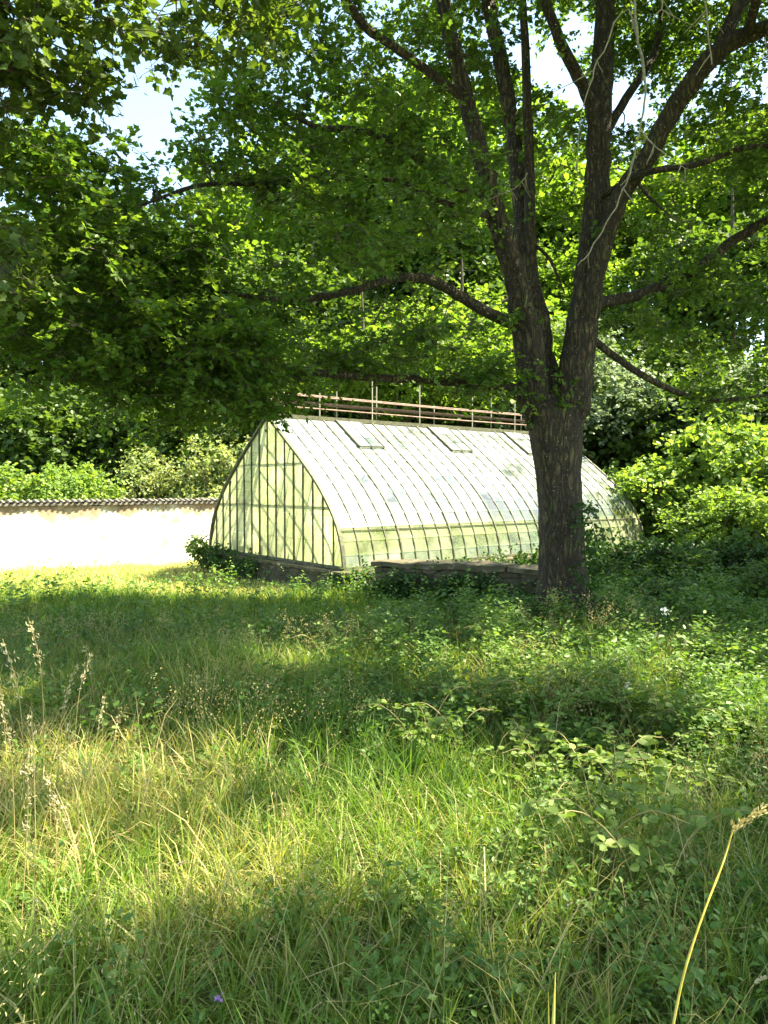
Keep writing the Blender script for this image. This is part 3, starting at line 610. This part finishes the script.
# pale dead twigs that hang in front of it
for k, (pts, r) in enumerate([([(626,-10,6),(632,40,5.95),(640,90,5.9),(636,130,5.9),(628,170,5.9),(620,195,5.9),(605,225,5.9),(588,252,5.9),(576,268,5.9)], (3.6,1.6)),
               ([(640,90,5.9),(622,20,6),(598,60,6),(585,95,6),(577,130,6),(573,175,6)], (2.6,1.2)),
               ([(636,135,5.9),(650,150,5.85),(668,165,5.8),(684,175,5.8)], (2.4,1.0)),
               ([(696,-10,6),(700,30,6),(706,72,5.95)], (3,1.4)), ([(655,-5,6),(676,3,6),(690,12,6)], (2.4,1.2)),
               ([(525,178,7.4),(513,193,7.4),(497,198,7.4)], (2.4,1.2)),([(654,-5,5.6),(656,15,5.6),(657,30,5.6)], (2.4,1.2))]):
    mb = MB(); P = bez(np.array([at(*p) for p in pts])-org, 4); P += rng.normal(0,.006,P.shape)
    mb.tube(P, np.linspace(px(r[0],5.9)*.75, px(r[1],5.9)*.7, len(P))*(1+rng.normal(0,.12,len(P))), 6, .15); 
    for q in range(5):
        i = rng.integers(1,len(P)-1); e = P[i]+np.array([rng.normal(0,.12),rng.normal(0,.06),-rng.uniform(.05,.18)]); mb.tube([P[i],(P[i]+e)/2+rng.normal(0,.01,3),e],[.006,.004,.003],4)
    mb.build('dead_twig', M['twig_pale'], TR, smooth=True)
nodes = np.concatenate(limbs)[::2]
# foliage: (px, py, depth, radii, sprays); entries in metres: unseen clumps added to shade the ground
CR = [(250,250,7.2,(1.5,1.3,.75),150),(120,330,6.6,(1.3,1.3,.8),150),(60,240,6.2,(1.2,1.2,.8),100),(170,395,6.9,(1.1,.9,.32),80),(40,400,6.4,(1.0,1.0,.45),90),
      (330,330,7.8,(1.3,1.0,.45),70),(400,360,8.2,(1.5,.8,.22),30),(480,386,8.5,(.6,.6,.12),10),(370,200,7.9,(1.4,1.2,.6),70),(310,90,7.2,(1.2,1.2,.6),70),
      (430,120,9.6,(1.6,.9,1.0),70),(450,0,9.9,(1.7,.9,.9),80),(330,-20,7.2,(1.4,1.4,.8),100),(560,30,10.2,(2.0,1.0,1.1),80),
      (540,170,9.6,(1.6,.9,1.0),35),(720,100,9.6,(1.6,1.0,1.0),80),(740,200,8.6,(1.3,1.3,.8),90),(700,310,9.4,(1.3,.9,.55),60),(760,400,9.4,(1.2,.9,.4),40),
      (690,-40,9.2,(1.6,1.3,.8),80),(560,-150,7.7,(3.0,2.0,1.4),140),(300,-190,7,(2.4,2.2,1.0),80),(860,60,8,(1.8,2,1.4),90),(900,250,9.4,(1.8,1.6,1.2),110),
      (450,300,8.6,(1.0,.9,.4),12),(560,-230,6.2,(2.2,1.8,.8),90),(830,-320,5.2,(2.2,1.8,.8),80),(1000,120,9.5,(1.8,1.7,1.4),100),(960,-200,8.6,(1.6,1.5,.9),60),(470,20,10.4,(1.3,.6,.7),60),(580,40,10.5,(1.3,.6,.8),70),(690,30,10.4,(1.3,.7,.8),70),(620,120,10.4,(1.2,.6,.6),50),(430,70,10.2,(1.1,.6,.6),40),(760,150,10.4,(1.1,.6,.7),50),(7.4,8.9,108.6,(1.3,1.0,.5),150),(8.7,8.3,108.3,(1.2,1.0,.5),130),(7.2,7.7,108.1,(1.1,.8,.5),110),(8.6,10.2,107.6,(1.3,.8,.5),110),(70,165,5.8,(.6,.6,.3),30),(250,150,7.0,(.6,.7,.4),30),
      (3.6,9.1,108.7,(1.2,1.0,.5),140),(5.0,8.7,108.7,(1.2,1.0,.5),140),(2.1,7.7,108.6,(1.2,1.0,.5),140),(3.4,7.3,108.2,(1.1,.9,.5),130),(6.4,8.7,108.5,(1.1,1.0,.5),80),(.9,8.6,108.5,(1.1,1.0,.5),80),(6.9,10.3,108.3,(1.7,.7,.5),110),(7.8,8.2,106.4,(1.1,1.0,.5),110),(9.0,9.3,106.3,(1.2,1.1,.6),120),(8.0,10,106.2,(1.2,1.0,.6),110),
      (8.3,7.2,105.9,(1.03,1.03,.5),244),(6.9,8.9,106.5,(1.03,1.03,.5),244),(8.4,9.6,106.2,(1.03,1.03,.5),244),(6.2,9.3,106.2,(0.69,0.69,.5),108),
      (90,290,6.4,(.9,1.0,.6),70),(220,360,7.0,(1.0,.8,.35),60)]
r2_ = np.random.default_rng(21)
for _ in range(46):                        # small unseen leaf clumps added high over the meadow to make its sun flecks
    q_ = r2_.uniform(.3,.58); CR.append((r2_.uniform(2.0,9.0), r2_.uniform(2.4,6.8), 100+r2_.uniform(6.6,7.6), (q_,q_,.3), int(120*q_*q_)+6))
tg = np.concatenate([blob((at(a,b_,c) if c<50 else np.array([a,b_,c-100.]))-org, r, n_) for a,b_,c,r,n_ in CR])
# natural gaps: drop sprays in noisy pockets
g = tg*1.25; pocket = np.sin(g[:,0]*1.7+g[:,2]*1.1)+np.sin(g[:,1]*1.9-g[:,2]*1.3+1)+np.sin(g[:,2]*2.3+g[:,0]*.7+2); tg = tg[pocket > -.75]
tm = MB(); twigs(tm, nodes, tg, .016)
cm = MB(); sprays(cm, tg, 78, .064, spread=.34, flat=.32, up=.9, shape=LOBED, wid=1.0, tw=tm); tag(tm.build('twigs', M['bark2'], TR), kind='stuff')
# epicormic tufts on trunk and limbs
tr_s = np.concatenate([nodes[rng.integers(0,len(nodes),90)]+rng.normal(0,.12,(90,3)), at(545,400,8.6)-org+rng.normal(0,.22,(14,3))])
sprays(cm, tr_s, 14, .06, spread=.16, flat=1, up=.5, shape=LOBED)
cm.build('crown', M['leaf'], TR)

# oak whose boughs hang into the top left corner, its trunk just outside the frame
OK = empty('oak_tree', (-4.2,3.4,0)); tag(OK, 'near oak leaning in with leafy boughs at the top left corner', 'tree')
oo = np.array(OK.location); lm = []
def LO(name, P, R, n=10):
    P, R = limb(np.array(P)-oo, R, n); mb = MB(); mb.tube(P,R,n,.08); mb.build(name, M['bark2'], OK, smooth=True); lm.append(P[2:])
LO('trunk', [(-4.2,3.4,-.2),(-4.25,3.4,.6),(-4.2,3.45,2),(-4.0,3.5,4),(-3.9,3.5,6),(-3.8,3.6,8)], [.34,.26,.23,.2,.14,.05], 16)
for P_ in ([(-4.0,3.5,3.4),(-3.2,3.8,3.9),(-2.4,4.0,4.0),(-1.9,4.2,3.9)], [(-3.9,3.5,4.4),(-3.0,4.2,4.8),(-2.0,4.6,4.9),(-1.1,4.8,4.8)], [(-4,3.5,2.9),(-3.2,4.4,3.1),(-2.6,5.0,3.2)], [(-3.9,3.5,5.4),(-2.9,3.0,5.8),(-1.6,2.6,5.9)]): LO('limb', P_, [.07,.05,.035,.012], 8)
nodes2 = np.concatenate(lm)[::2]
OC = [((-2.55,4.2,3.95),(.7,.6,.35),50),((-1.95,4.2,4.15),(.55,.6,.28),34),((-2.6,4.6,3.1),(.55,.5,.3),26),((-1.3,4.7,4.75),(.9,.6,.3),50),((-2.6,4.2,4.8),(1.1,.8,.5),70),((-2.2,3,5.9),(1.4,1.2,.6),70),((-4,3.5,6.5),(1.6,1.6,1.6),120)]
to = np.concatenate([blob(np.array(c)-oo, r, n_) for c,r,n_ in OC]); 
tm = MB(); twigs(tm, nodes2, to, .012)
cm = MB(); sprays(cm, to, 44, .072, spread=.28, flat=.6, up=.6, shape=LOBED, tw=tm); tag(tm.build('twigs', M['bark2'], OK), kind='stuff'); cm.build('crown', M['leaf_oak'], OK)

# ---- background trees
def make_tree(name, H, cr, mat, nclump, per, size, bare=.25, bark='bark2', seed=0, flat=.8):
    """woodland tree: tapered trunk, limbs, crown of many leafy clumps"""
    t = empty(name); lim = []; nl = 15
    tb = MB(); P, R = limb([(0,0,-.4),(.05,0,H*.2),(.1,.1,H*.5),(0,.1,H*.9)], [H*.022,H*.018,H*.012,H*.003]); tb.tube(P,R,10,.08); tb.build('trunk', M[bark], t, smooth=True); lim.append(P[3:])
    for k in range(8):
        z = H*(bare+.08+.55*k/8); az = k*2.4+rng.uniform(-.4,.4); ln = cr*rng.uniform(.6,.95)*(1-.35*k/8)
        e = np.array([np.cos(az),np.sin(az),0]); P, R = limb([(.05,.05,z),e*ln*.4+[0,0,z+.1*H*.6],e*ln*.8+[0,0,z+.1*H],e*ln+[0,0,z+.12*H]], [H*.009,H*.006,H*.004,H*.0015]); m_ = MB(); m_.tube(P,R,6); m_.build('limb', M[bark], t, smooth=True); lim.append(P[2:])
    cz = H*(bare+1)/2; rz = H*(1-bare)/2*.98
    # lobes on the crown surface give it an uneven outline with shaded gaps between
    v = norm(rng.normal(0,1,(15,3))); v[:,2] = np.abs(v[:,2])*.9-.35*rng.uniform(0,1,15); lc = v*np.array([cr*.62,cr*.62,rz*.66])+[0,0,cz]; lr = rng.uniform(.32,.52,15)*cr
    tg = np.concatenate([blob(lc[i],(lr[i],lr[i],lr[i]*flat), nclump//15, .55) for i in range(15)])
    tm = MB(); twigs(tm, np.concatenate(lim), tg[::6], .03, 3, 6); tag(tm.build('twigs', M[bark], t), kind='stuff')
    cm = MB(); od = norm(tg-[0,0,cz]); sprays(cm, tg, per, size, spread=cr*.15, flat=.6, up=.8, shape=OVAL, wid=1.25, outdir=od*.5); cm.build('crown', M[mat], t)
    return t
kinds = {'dark': make_tree('woodland_tree', 12, 4.2, 'leaf_dark', 640, 26, .20, bare=.03),
         'lime': make_tree('lime_tree', 9, 3.6, 'leaf_yel', 600, 34, .145, bare=.12),
         'grey': make_tree('willow_tree', 7, 2.6, 'leaf_grey', 360, 26, .12, bare=.12)}
used = {}
def place(kind, x, y, s, rz, label, group, sz=1.0):
    o = kinds[kind] if kind not in used else copy_tree(kinds[kind]); used[kind] = 1
    o.location = (x,y,float(hgt(x,y))-.1); o.rotation_euler = (0,0,rz); o.scale = (s,s,s*sz); tag(o, label, 'tree', group); return o
WG = 'woodland trees on the slope behind the greenhouse'
BT = [('dark',-15.5,21,1.0,.3,'dark woodland tree at the far left edge above the white wall'),
 ('dark',-10.5,25.5,.95,1.9,'dark woodland tree behind the left shrubs of the white wall'),
 ('dark',-6.4,25,.92,3.1,'dark woodland tree just left of the greenhouse gable'),
 ('dark',-2.5,25.5,.9,4.4,'dark woodland tree rising behind the greenhouse gable peak'),
 ('dark',2.6,27.5,1.0,5.2,'dark woodland tree behind the middle of the greenhouse roof'),
 ('dark',11.5,24.5,1.0,.9,'dark woodland tree at the far right edge'),
 ('dark',7.6,21.5,.62,2.6,'smaller dark woodland tree right of the far end of the greenhouse'),
 ('dark',-19,30,1.15,2.2,'tall woodland tree far back on the left'),
 ('dark',-9.6,33,.95,.4,'tall woodland tree far back under the blue gap in the sky'),
 ('dark',8.5,34,1.25,3.9,'tall woodland tree far back behind the right limbs'),
 ('dark',16,31,1.2,5.9,'tall woodland tree far back on the right'),
 ('lime',-.6,21.6,.92,.5,'bright lime green tree just behind the greenhouse ridge'),
 ('lime',-4.6,28,1.25,2.7,'bright lime green tree behind the dark trees at the gable'),
 ('lime',2.4,22.0,1.05,1.5,'bright lime green tree behind the roof left of the trunk fork'),
 ('lime',7.6,27.5,1.15,3.6,'bright lime green tree seen between the right limbs'),
 ('lime',9.8,22.2,.72,4.6,'round bright green tree on the right above the pale bush'),
 ('lime',-12.5,28.5,1.35,5.3,'bright lime green tree top lit by sun on the upper left'),
 ('lime',-7.4,28.5,1.45,1.1,'tall bright green tree top below the blue gap'),
 ('grey',5.2,20.2,.95,0,'grey green willow behind the far end of the greenhouse'),
 ('grey',8.8,19.6,.8,2,'small grey green willow on the right behind the bushes'),
 ('dark',0,40,1.4,1,'tall woodland tree in the far middle behind the others'),
 ('dark',-16,42,1.2,2.4,'tall woodland tree on the crest at the far left'),
 ('dark',20,24,1.1,2,'woodland tree beyond the right edge'),('dark',-5.5,38,1.05,4,'tall woodland tree on the crest left of the middle'),
 ('lime',4.2,31,1.95,3.3,'very tall bright green tree whose top shows between the upper limbs'),
 ('lime',-1.6,33,1.9,5.1,'very tall bright green tree rising above the middle of the greenhouse'),
 ('lime',12.5,31,1.8,.3,'very tall bright green tree at the upper right'),
 ('dark',11.4,11.4,.9,.7,'unseen woodland tree added beyond the right edge to shade the ivy wall'),  # out of frame, added for the shade it throws on the right
 ('dark',4.6,31,1.1,2.8,'woodland tree behind the trunk fork of the big maple')]
for a_ in BT: place(a_[0], a_[1], a_[2], a_[3], a_[4], a_[5], WG)

# ---- shrubs
def make_shrub(name, H, r, mat, n, per, size, bark='bark2'):
    t = empty(name); st = MB(); nd = []
    for k in range(7):
        az = k*.9+rng.uniform(-.2,.2); e = np.array([np.cos(az),np.sin(az),0]); P,R = limb([e*.05,e*r*.25+[0,0,H*.35],e*r*.5+[0,0,H*.7]],[.03,.02,.006]); st.tube(P,R,5); nd.append(P)
    lc = norm(rng.normal(0,1,(11,3)))*[r*.6,r*.6,H*.28]+[0,0,H*.52]; lr = rng.uniform(.3,.5,11)*r
    tg = np.concatenate([blob(lc[i],(lr[i],lr[i],lr[i]*.8), n//11,.4) for i in range(11)]); tg = tg[tg[:,2]>.05]
    twigs(st, np.concatenate(nd), tg[::3], .012, 3); st.build('stems', M[bark], t, smooth=True)
    cm = MB(); sprays(cm, tg, per, size, spread=r*.2, flat=.9, up=.5, wid=1.15, outdir=norm(tg-[0,0,H*.5])*.4); cm.build('foliage', M[mat], t); return t
sh = {'g': make_shrub('leafy_shrub', 2.6, 1.5, 'leaf_shrub', 330, 24, .10), 'd': make_shrub('pale_shrub', 2.9, 1.5, 'leaf_dry', 330, 24, .085), 'h': make_shrub('hedge_shrub', 1.2, .9, 'leaf_dark', 220, 26, .07)}
sh['u'] = make_shrub('understory_shrub', 4.6, 2.4, 'leaf_dark', 520, 26, .15)
us = {}
def shrub(k, x, y, s, rz, label, group, sz=1):
    o = sh[k] if k not in us else copy_tree(sh[k]); us[k] = 1; o.location=(x,y,float(hgt(x,y))-.05); o.rotation_euler=(0,0,rz); o.scale=(s,s,s*sz); tag(o, label, 'shrub', group); return o
SG = 'shrubs behind the white wall'
for a_ in [('g',-11.2,16.4,.95,.2,'yellow green shrub over the wall at the far left edge',SG),('g',-8.9,16.6,1.0,1.4,'yellow green shrub over the wall, second from the left',SG,.92),('g',-7.2,17.2,.92,2.7,'rounded yellow green shrub in the middle of the white wall',SG),
   ('d',-5.6,18.2,1.0,.5,'pale straw tinged shrub between the green shrubs and greenhouse gable',SG),('d',-3.9,18.6,1.1,2.2,'tallest pale shrub right beside the greenhouse gable',SG),('d',-5.0,20.6,1.25,4.1,'pale shrub behind the others left of the gable',SG),
   ('g',6.5,17.6,1.1,.9,'bright shrub beside the far end of the greenhouse','bright shrubs right of the greenhouse',.9),('g',8.2,17.9,1.3,2.3,'large bright shrub at the right edge above the ivy wall','bright shrubs right of the greenhouse',1.1),('g',7.2,15.8,.85,4.4,'low bright shrub just over the ivy wall','bright shrubs right of the greenhouse',.8),
   ('g',9.4,16.2,1.1,5.4,'bright shrub cut by the right edge of the photo','bright shrubs right of the greenhouse'),
   ('u',-15,20,1.1,0.3,'dark understory bush at the far left edge behind the white wall','dark understory bushes along the foot of the slope'),('u',-12,20.6,1,1.3,'dark understory bush second from the left behind the yellow green shrubs','dark understory bushes along the foot of the slope'),('u',-9.3,20.3,1.1,2.3,'dark understory bush behind the rounded yellow green shrub','dark understory bushes along the foot of the slope'),('u',-6.9,21.3,1.15,3.3,'dark understory bush behind the pale shrubs of the wall','dark understory bushes along the foot of the slope'),('u',-4.2,22.4,1.2,4.3,'dark understory bush just left of the gable peak','dark understory bushes along the foot of the slope'),('u',-1.2,22.6,1.2,5.3,'dark understory bush behind the greenhouse ridge','dark understory bushes along the foot of the slope'),('u',2,23.5,1.2,0.8,'dark understory bush behind the middle of the ridge rails','dark understory bushes along the foot of the slope'),('u',5,22.2,1.15,1.8,'dark understory bush behind the big trunk','dark understory bushes along the foot of the slope'),('u',7.4,20.6,1.2,2.8,'dark understory bush right of the far end of the greenhouse','dark understory bushes along the foot of the slope'),('u',10,20.4,1.3,3.8,'dark understory bush behind the large bright shrub on the right','dark understory bushes along the foot of the slope'),('u',13,20,1.3,4.8,'dark understory bush beyond the right edge','dark understory bushes along the foot of the slope'),
   ('h',3.6,11.9,.8,.3,'dark shrub just right of the big trunk at the wall','dark shrubs along the ivy wall',.7),('h',4.9,12.0,.9,1.5,'dark shrub at the middle of the right ivy wall','dark shrubs along the ivy wall',.7),('h',6.3,11.9,1.0,2.9,'dark shrub near the right edge by the ivy wall','dark shrubs along the ivy wall',.7),
   ('h',5.4,9.9,.9,4.2,'dark low shrub in deep shade right of the trunk','dark shrubs along the ivy wall',.6),('h',3.9,9.6,.75,5.1,'small dark shrub in deep shade beside the trunk','dark shrubs along the ivy wall',.6),('h',6.8,10.2,1.0,.9,'dark low shrub in deep shade at the right edge','dark shrubs along the ivy wall',.6)]: shrub(*a_)

# ---- ivy over the walls
def ivy(name, pts, spread, n, per, label, size=.06, zs=.12):
    pts = np.asarray(pts,float); i = rng.uniform(0,len(pts)-1,n); j = i.astype(int).clip(0,len(pts)-2); f = (i-j)[:,None]
    P = pts[j]*(1-f)+pts[j+1]*f; P += rng.normal(0,1,(n,3))*[spread,spread,zs]
    mb = MB(); sprays(mb, P, per, size, spread=.13, flat=1.2, up=.3, wid=1.3, jit=.8); return tag(mb.build(name, M['ivy']), label, 'ivy')
g2 = lambda u,v,z: np.array([*(P0+U*u+Vv*v),z])
ivy('ivy', [g2(-.28,4.9,.28),g2(-.3,3.6,.28),g2(-.3,2.4,.22)], .09, 150, 16, 'ivy cushion on the plinth below the left of the gable', .05, .13)
ivy('ivy', [g2(-.2,.0,.12),g2(-.1,-.32,.16),g2(.25,-.35,.3)], .08, 70, 16, 'ivy tuft at the near corner of the greenhouse plinth', .05, .12)
ivy('ivy', [g2(1.2,-.45,.25),g2(3,-.4,.3),g2(5,-.4,.32),g2(8.3,-.35,.34)], .12, 260, 18, 'ivy strip along the front plinth of the greenhouse', .055, .09)
ivy('ivy', [(2.9,12.5,.5),(5,12.5,.55),(7,12.5,.5),(11,12.6,.5)], .2, 420, 20, 'dark ivy mass over the right hand stone wall', .07, .14)
ivy('ivy', [(-.1,10.5,.2),(.5,10.25,.3),(1.2,9.9,.3),(2.1,9.35,.1)], .10, 230, 16, 'ivy creeping up the foot of the slab topped wall', .05, .1)
tp = at(585,600,8.5); ivy('ivy', [(tp[0],8.35,.1),(tp[0]+.1,8.4,.5),(tp[0]+.02,8.4,1.0),(tp[0]-.02,8.45,1.5)], .07, 70, 14, 'ivy climbing the right side of the big trunk', .045, .1)
yp = empty('young_plant', (-3.75,15.0,0)); mb = MB(); mb.tube([(0,0,0),(.02,0,.3),(0,.02,.6)],.01,5); mb.build('stem', M['weed'], yp); mb = MB(); P = blob((0,0,.45),(.22,.2,.22),16); sprays(mb, P, 20, .09, spread=.16, flat=1); mb.build('foliage', M['leaf_shrub'], yp); tag(yp, 'small bright plant at the left corner of the greenhouse', 'plant')

# ------------------------------------------------------------------ single plants in the meadow
def bramble(seed):
    t = empty('bramble'); st = MB(); lf = MB()
    for k in range(12):
        az = rng.uniform(0,6.28); L0 = rng.uniform(.22,.5); e = np.array([np.cos(az),np.sin(az),0]); o = rng.normal(0,.12,3)*[1,1,0]
        P = bez([o+[0,0,-.02],o+e*L0*.15+[0,0,L0*.5],o+e*L0*.45+[0,0,L0*.8],o+e*L0*.75+[0,0,L0*.78]],4); st.tube(P, np.linspace(.003,.0015,len(P)), 4)
        for q in range(3,len(P)):
            d = rng.normal(0,1,3)*[1,1,.3]; d /= np.linalg.norm(d); b0 = P[q]+d*rng.uniform(.02,.06); sd = np.cross(d,[0,0,1.])
            leaves(lf, np.repeat(b0[None],3,0), np.array([d,d*.3+sd,d*.3-sd]), np.array([0,0,1.])+rng.normal(0,.6,(3,3)), rng.uniform(.028,.05), OVAL, 1.15)
    st.build('stem', M['straw'], t, smooth=True); lf.build('leaves', M['bramble'], t); return t
br = [bramble(0), bramble(1)]; bu = [0,0]
for k,(a,b_,lab) in enumerate([(590,705,'pale bramble with sunlit leaves below the big trunk'),(640,715,'bramble with sunlit leaves right of the trunk foot'),(525,690,'bramble with broad leaves left of the trunk foot'),(470,700,'bramble at the end of the shaded grass'),
      (690,770,'bramble in the middle of the right hand weeds'),(600,800,'bramble among weeds right of centre'),(740,730,'bramble near the right edge in half shade'),(430,745,'bramble left of the sunlit weeds'),
      (545,760,'bramble in the middle of the weed patch'),(655,870,'low bramble in the right foreground'),(350,640,'bramble before the slab topped wall'),(500,645,'bramble in shade under the slab topped wall')]):
    Y = EYE*F/(b_-HOR+20)*.97; x = (a-384)/F*Y; j = k%2; o = br[j] if not bu[j] else copy_tree(br[j]); bu[j] = 1
    o.location = (x,Y,float(hgt(x,Y))); o.rotation_euler = (0,0,k*1.3); s = .9+.25*rng.uniform(); o.scale = (s,s,s); tag(o, lab, 'bramble', 'brambles in the meadow')
def stalk(kind):
    t = empty({'oat':'oat_stalk','head':'seed_head_grass'}[kind]); st = MB(); H = 1.0
    P = bez([(0,0,0),(.01,0,.35),(.05,.0,.7),(.14,.0,.95)],6); st.tube(P,np.linspace(.0028,.0014,len(P)),5); st.build('stalk', M['straw'], t, smooth=True)
    hd = MB()
    if kind == 'oat':
        n = 46; i = rng.uniform(.62,1,n)*(len(P)-1); j = i.astype(int); q = P[j]+rng.normal(0,1,(n,3))*[.012,.012,.008]
        leaves(hd, q, np.stack([rng.uniform(.1,.6,n),rng.normal(0,.3,n),rng.uniform(.1,.8,n)],-1), rng.normal(0,1,(n,3)), .025, OVAL, .42)
    else:
        n = 150; t_ = rng.uniform(0,1,n); e = P[-1]-np.array([.0,0,.0]); dirn = np.array([.75,.0,.3]); q = e+dirn*.12*t_[:,None]+rng.normal(0,.004,(n,3))
        leaves(hd, q, dirn+rng.normal(0,.3,(n,3)), rng.normal(0,1,(n,3)), .022, OVAL, .4)
    hd.build('seed_head', M['seed'], t); return t
A, B = stalk('oat'), stalk('head'); f = [0,0]
def put(k, a, top, Y, rz, lab, grp, s=None):
    src = (A,B)[k]; o = src if not f[k] else copy_tree(src); f[k] = 1
    x = (a-384)/F*Y; z0 = float(hgt(x,Y)); zt = EYE-(top-HOR)/F*Y; s = (zt-z0)/.95 if s is None else s
    o.location = (x,Y,z0); o.rotation_euler = (rng.normal(0,.06),rng.normal(0,.06),rz); o.scale = (s,s,s); tag(o, lab, 'grass stalk', grp)
for k,(a,tp_,Y) in enumerate([(20,640,3.6),(38,612,3.8),(52,660,3.7),(8,690,3.0),(70,655,4.2),(30,720,3.0),(95,640,4.6),(12,760,2.6),(60,730,3.2),(85,700,3.8),(45,770,2.7),(110,720,3.9),(2,650,3.9),(130,760,3.2),(24,810,2.4),(75,790,2.7)]):
    put(0, a, tp_, Y, rng.uniform(0,6.28), 'thin dry grass stalk with drooping ear at the left edge', 'dry stalks at the left edge')
heads = [(150,870,2.6,.3),(45,915,2.4,2.6),(155,950,2.3,2.4),(440,945,2.3,1.6),(565,915,2.5,.2),(500,930,2.5,.1),(750,995,1.9,.1),(375,760,3.7,2.8),(350,765,3.9,.6),(690,650,4.8,1.2),(655,640,5.4,.8),(240,800,3.4,1.0),(300,850,3.0,2.0),(610,860,3.2,4.0),(200,890,2.8,5.0),(735,690,4.6,.5)]
lbs = ['near the lower left','at the far lower left edge','leaning in the lower left corner','upright at the bottom centre','right of the bottom centre','at the bottom between centre and right','thick, in the bottom right corner','in the middle shade','left of the middle shade','in front of the dark wall on the right','tall, below the big trunk','left of centre in the sunny patch','at the centre of the sunny patch','among the right hand weeds','beside the lower left tufts','close to the right edge']
for (a,tp_,Y,rz),lb in zip(heads,lbs): put(1, a, tp_, Y, rz, 'pale feathery seed head '+lb, 'pale seed heads in the meadow')
# two yellow stalks close to the camera
mb = MB(); mb.tube(bez([at(676,1060,1.6),at(690,985,1.62),at(708,925,1.65),at(728,870,1.7),at(738,835,1.72)],6), np.linspace(.0030,.0019,25)*(1+.18*(np.arange(25)%8==0)), 7)
ys = empty('yellow_stalk', tuple(at(676,1060,1.6))); tag(ys, 'long curved yellow stalk close by on the lower right', 'grass stalk')
o = mb.build('stalk', M['ystalk'], ys, smooth=True); o.location = -Vector(ys.location)
mb = MB(); n = 60; q = at(752,825,1.72)+np.linspace(-1,1,n)[:,None]*np.array([.035,0,.028])+rng.normal(0,.004,(n,3)); leaves(mb,q,np.array([.7,0,.6])+rng.normal(0,.3,(n,3)),rng.normal(0,1,(n,3)),.016,OVAL,.6); o = mb.build('seed_head', M['straw'], ys); o.location = -Vector(ys.location)
mb = MB(); mb.tube([at(556,1100,1.5),at(557,1040,1.5),at(559,982,1.5)], [.0045,.004,.0006], 6); mb.tube([at(551,1100,1.5),at(553,1050,1.5),at(552,1003,1.5)], [.003,.0025,.0006], 5)
yb = empty('yellow_blade_grass'); mb.build('blade', M['ystalk'], yb, smooth=True); tag(yb, 'short pointed yellow blade at the bottom edge', 'grass blade')
# small flowering stems
def flower(a, b_, Y, lab, mat='petal'):
    p = at(a,b_,Y); g0 = np.array([p[0]-.03,p[1],float(hgt(p[0],p[1]))]); t = empty('wild_flower', tuple(g0)); tag(t, lab, 'flower')
    st = MB(); st.tube(bez([(0,0,0),(p-g0)*.5+[.02,0,0],(p-g0)],5), .003, 5); st.build('stem', M['weed'], t, smooth=True)
    fl = MB(); n = 14; q = (p-g0)+rng.normal(0,.012*Y/4,(n,3)); leaves(fl, q, rng.normal(0,1,(n,3)), rng.normal(0,1,(n,3))+[0,0,1], .02*Y/4, OVAL, 1.4); fl.build('petal_cluster', M[mat], t)
flower(667,612,5.6,'white flower on a thin stem before the dark wall'); flower(628,688,5.2,'white flower cluster in the brightest weeds'); flower(668,725,4.8,'small white flower below the bright weeds')
flower(215,1010,2.0,'tiny purple flower at the bottom edge','purple')

# ------------------------------------------------------------------ light, sky, camera
sc = bpy.context.scene
EL, SX, SY = math.radians(54), 1.0, .10
h = math.hypot(SX,SY); S = Vector((SX/h*math.cos(EL), SY/h*math.cos(EL), math.sin(EL)))
sun = bpy.data.lights.new('sun','SUN'); sun.energy = 5.0; sun.angle = math.radians(.53); sun.color = (1,.92,.68)
so = bpy.data.objects.new('sun', sun); C.objects.link(so); so.rotation_euler = S.to_track_quat('Z','Y').to_euler()
w = bpy.data.worlds.new('World'); sc.world = w; w.use_nodes = True; nt = w.node_tree
sk = nt.nodes.new('ShaderNodeTexSky'); sk.sky_type = 'NISHITA'; sk.sun_disc = False; sk.sun_elevation = EL; sk.sun_rotation = math.atan2(SX,SY); sk.dust_density = .6; sk.ozone_density = 1.5
wb = nt.nodes.new('ShaderNodeMix'); wb.data_type = 'RGBA'; wb.blend_type = 'MULTIPLY'; wb.inputs[0].default_value = 1; wb.inputs[7].default_value = (1,.95,.76,1)   # the photograph's warm white balance
nt.links.new(sk.outputs[0], wb.inputs[6]); nt.links.new(wb.outputs[2], nt.nodes['Background'].inputs[0]); nt.nodes['Background'].inputs[1].default_value = .115
cam = bpy.data.cameras.new('camera'); cam.sensor_fit = 'VERTICAL'; cam.sensor_height = 36; cam.sensor_width = 27; cam.lens = F/1024*36; cam.clip_end = 1500; cam.clip_start = .05
co = bpy.data.objects.new('camera', cam); C.objects.link(co); co.location = (0,0,EYE); co.rotation_euler = (math.radians(90)-math.atan((512-HOR)/F),0,0); sc.camera = co
sc.render.engine = 'CYCLES'; sc.cycles.max_bounces = 6; sc.cycles.transparent_max_bounces = 12; sc.cycles.diffuse_bounces = 3; sc.cycles.transmission_bounces = 6
sc.cycles.use_denoising = True
sc.view_settings.view_transform = 'Standard'; sc.view_settings.look = 'None'; sc.view_settings.gamma = 1; sc.view_settings.exposure = 2.6
sc.render.resolution_x, sc.render.resolution_y = 768, 1024
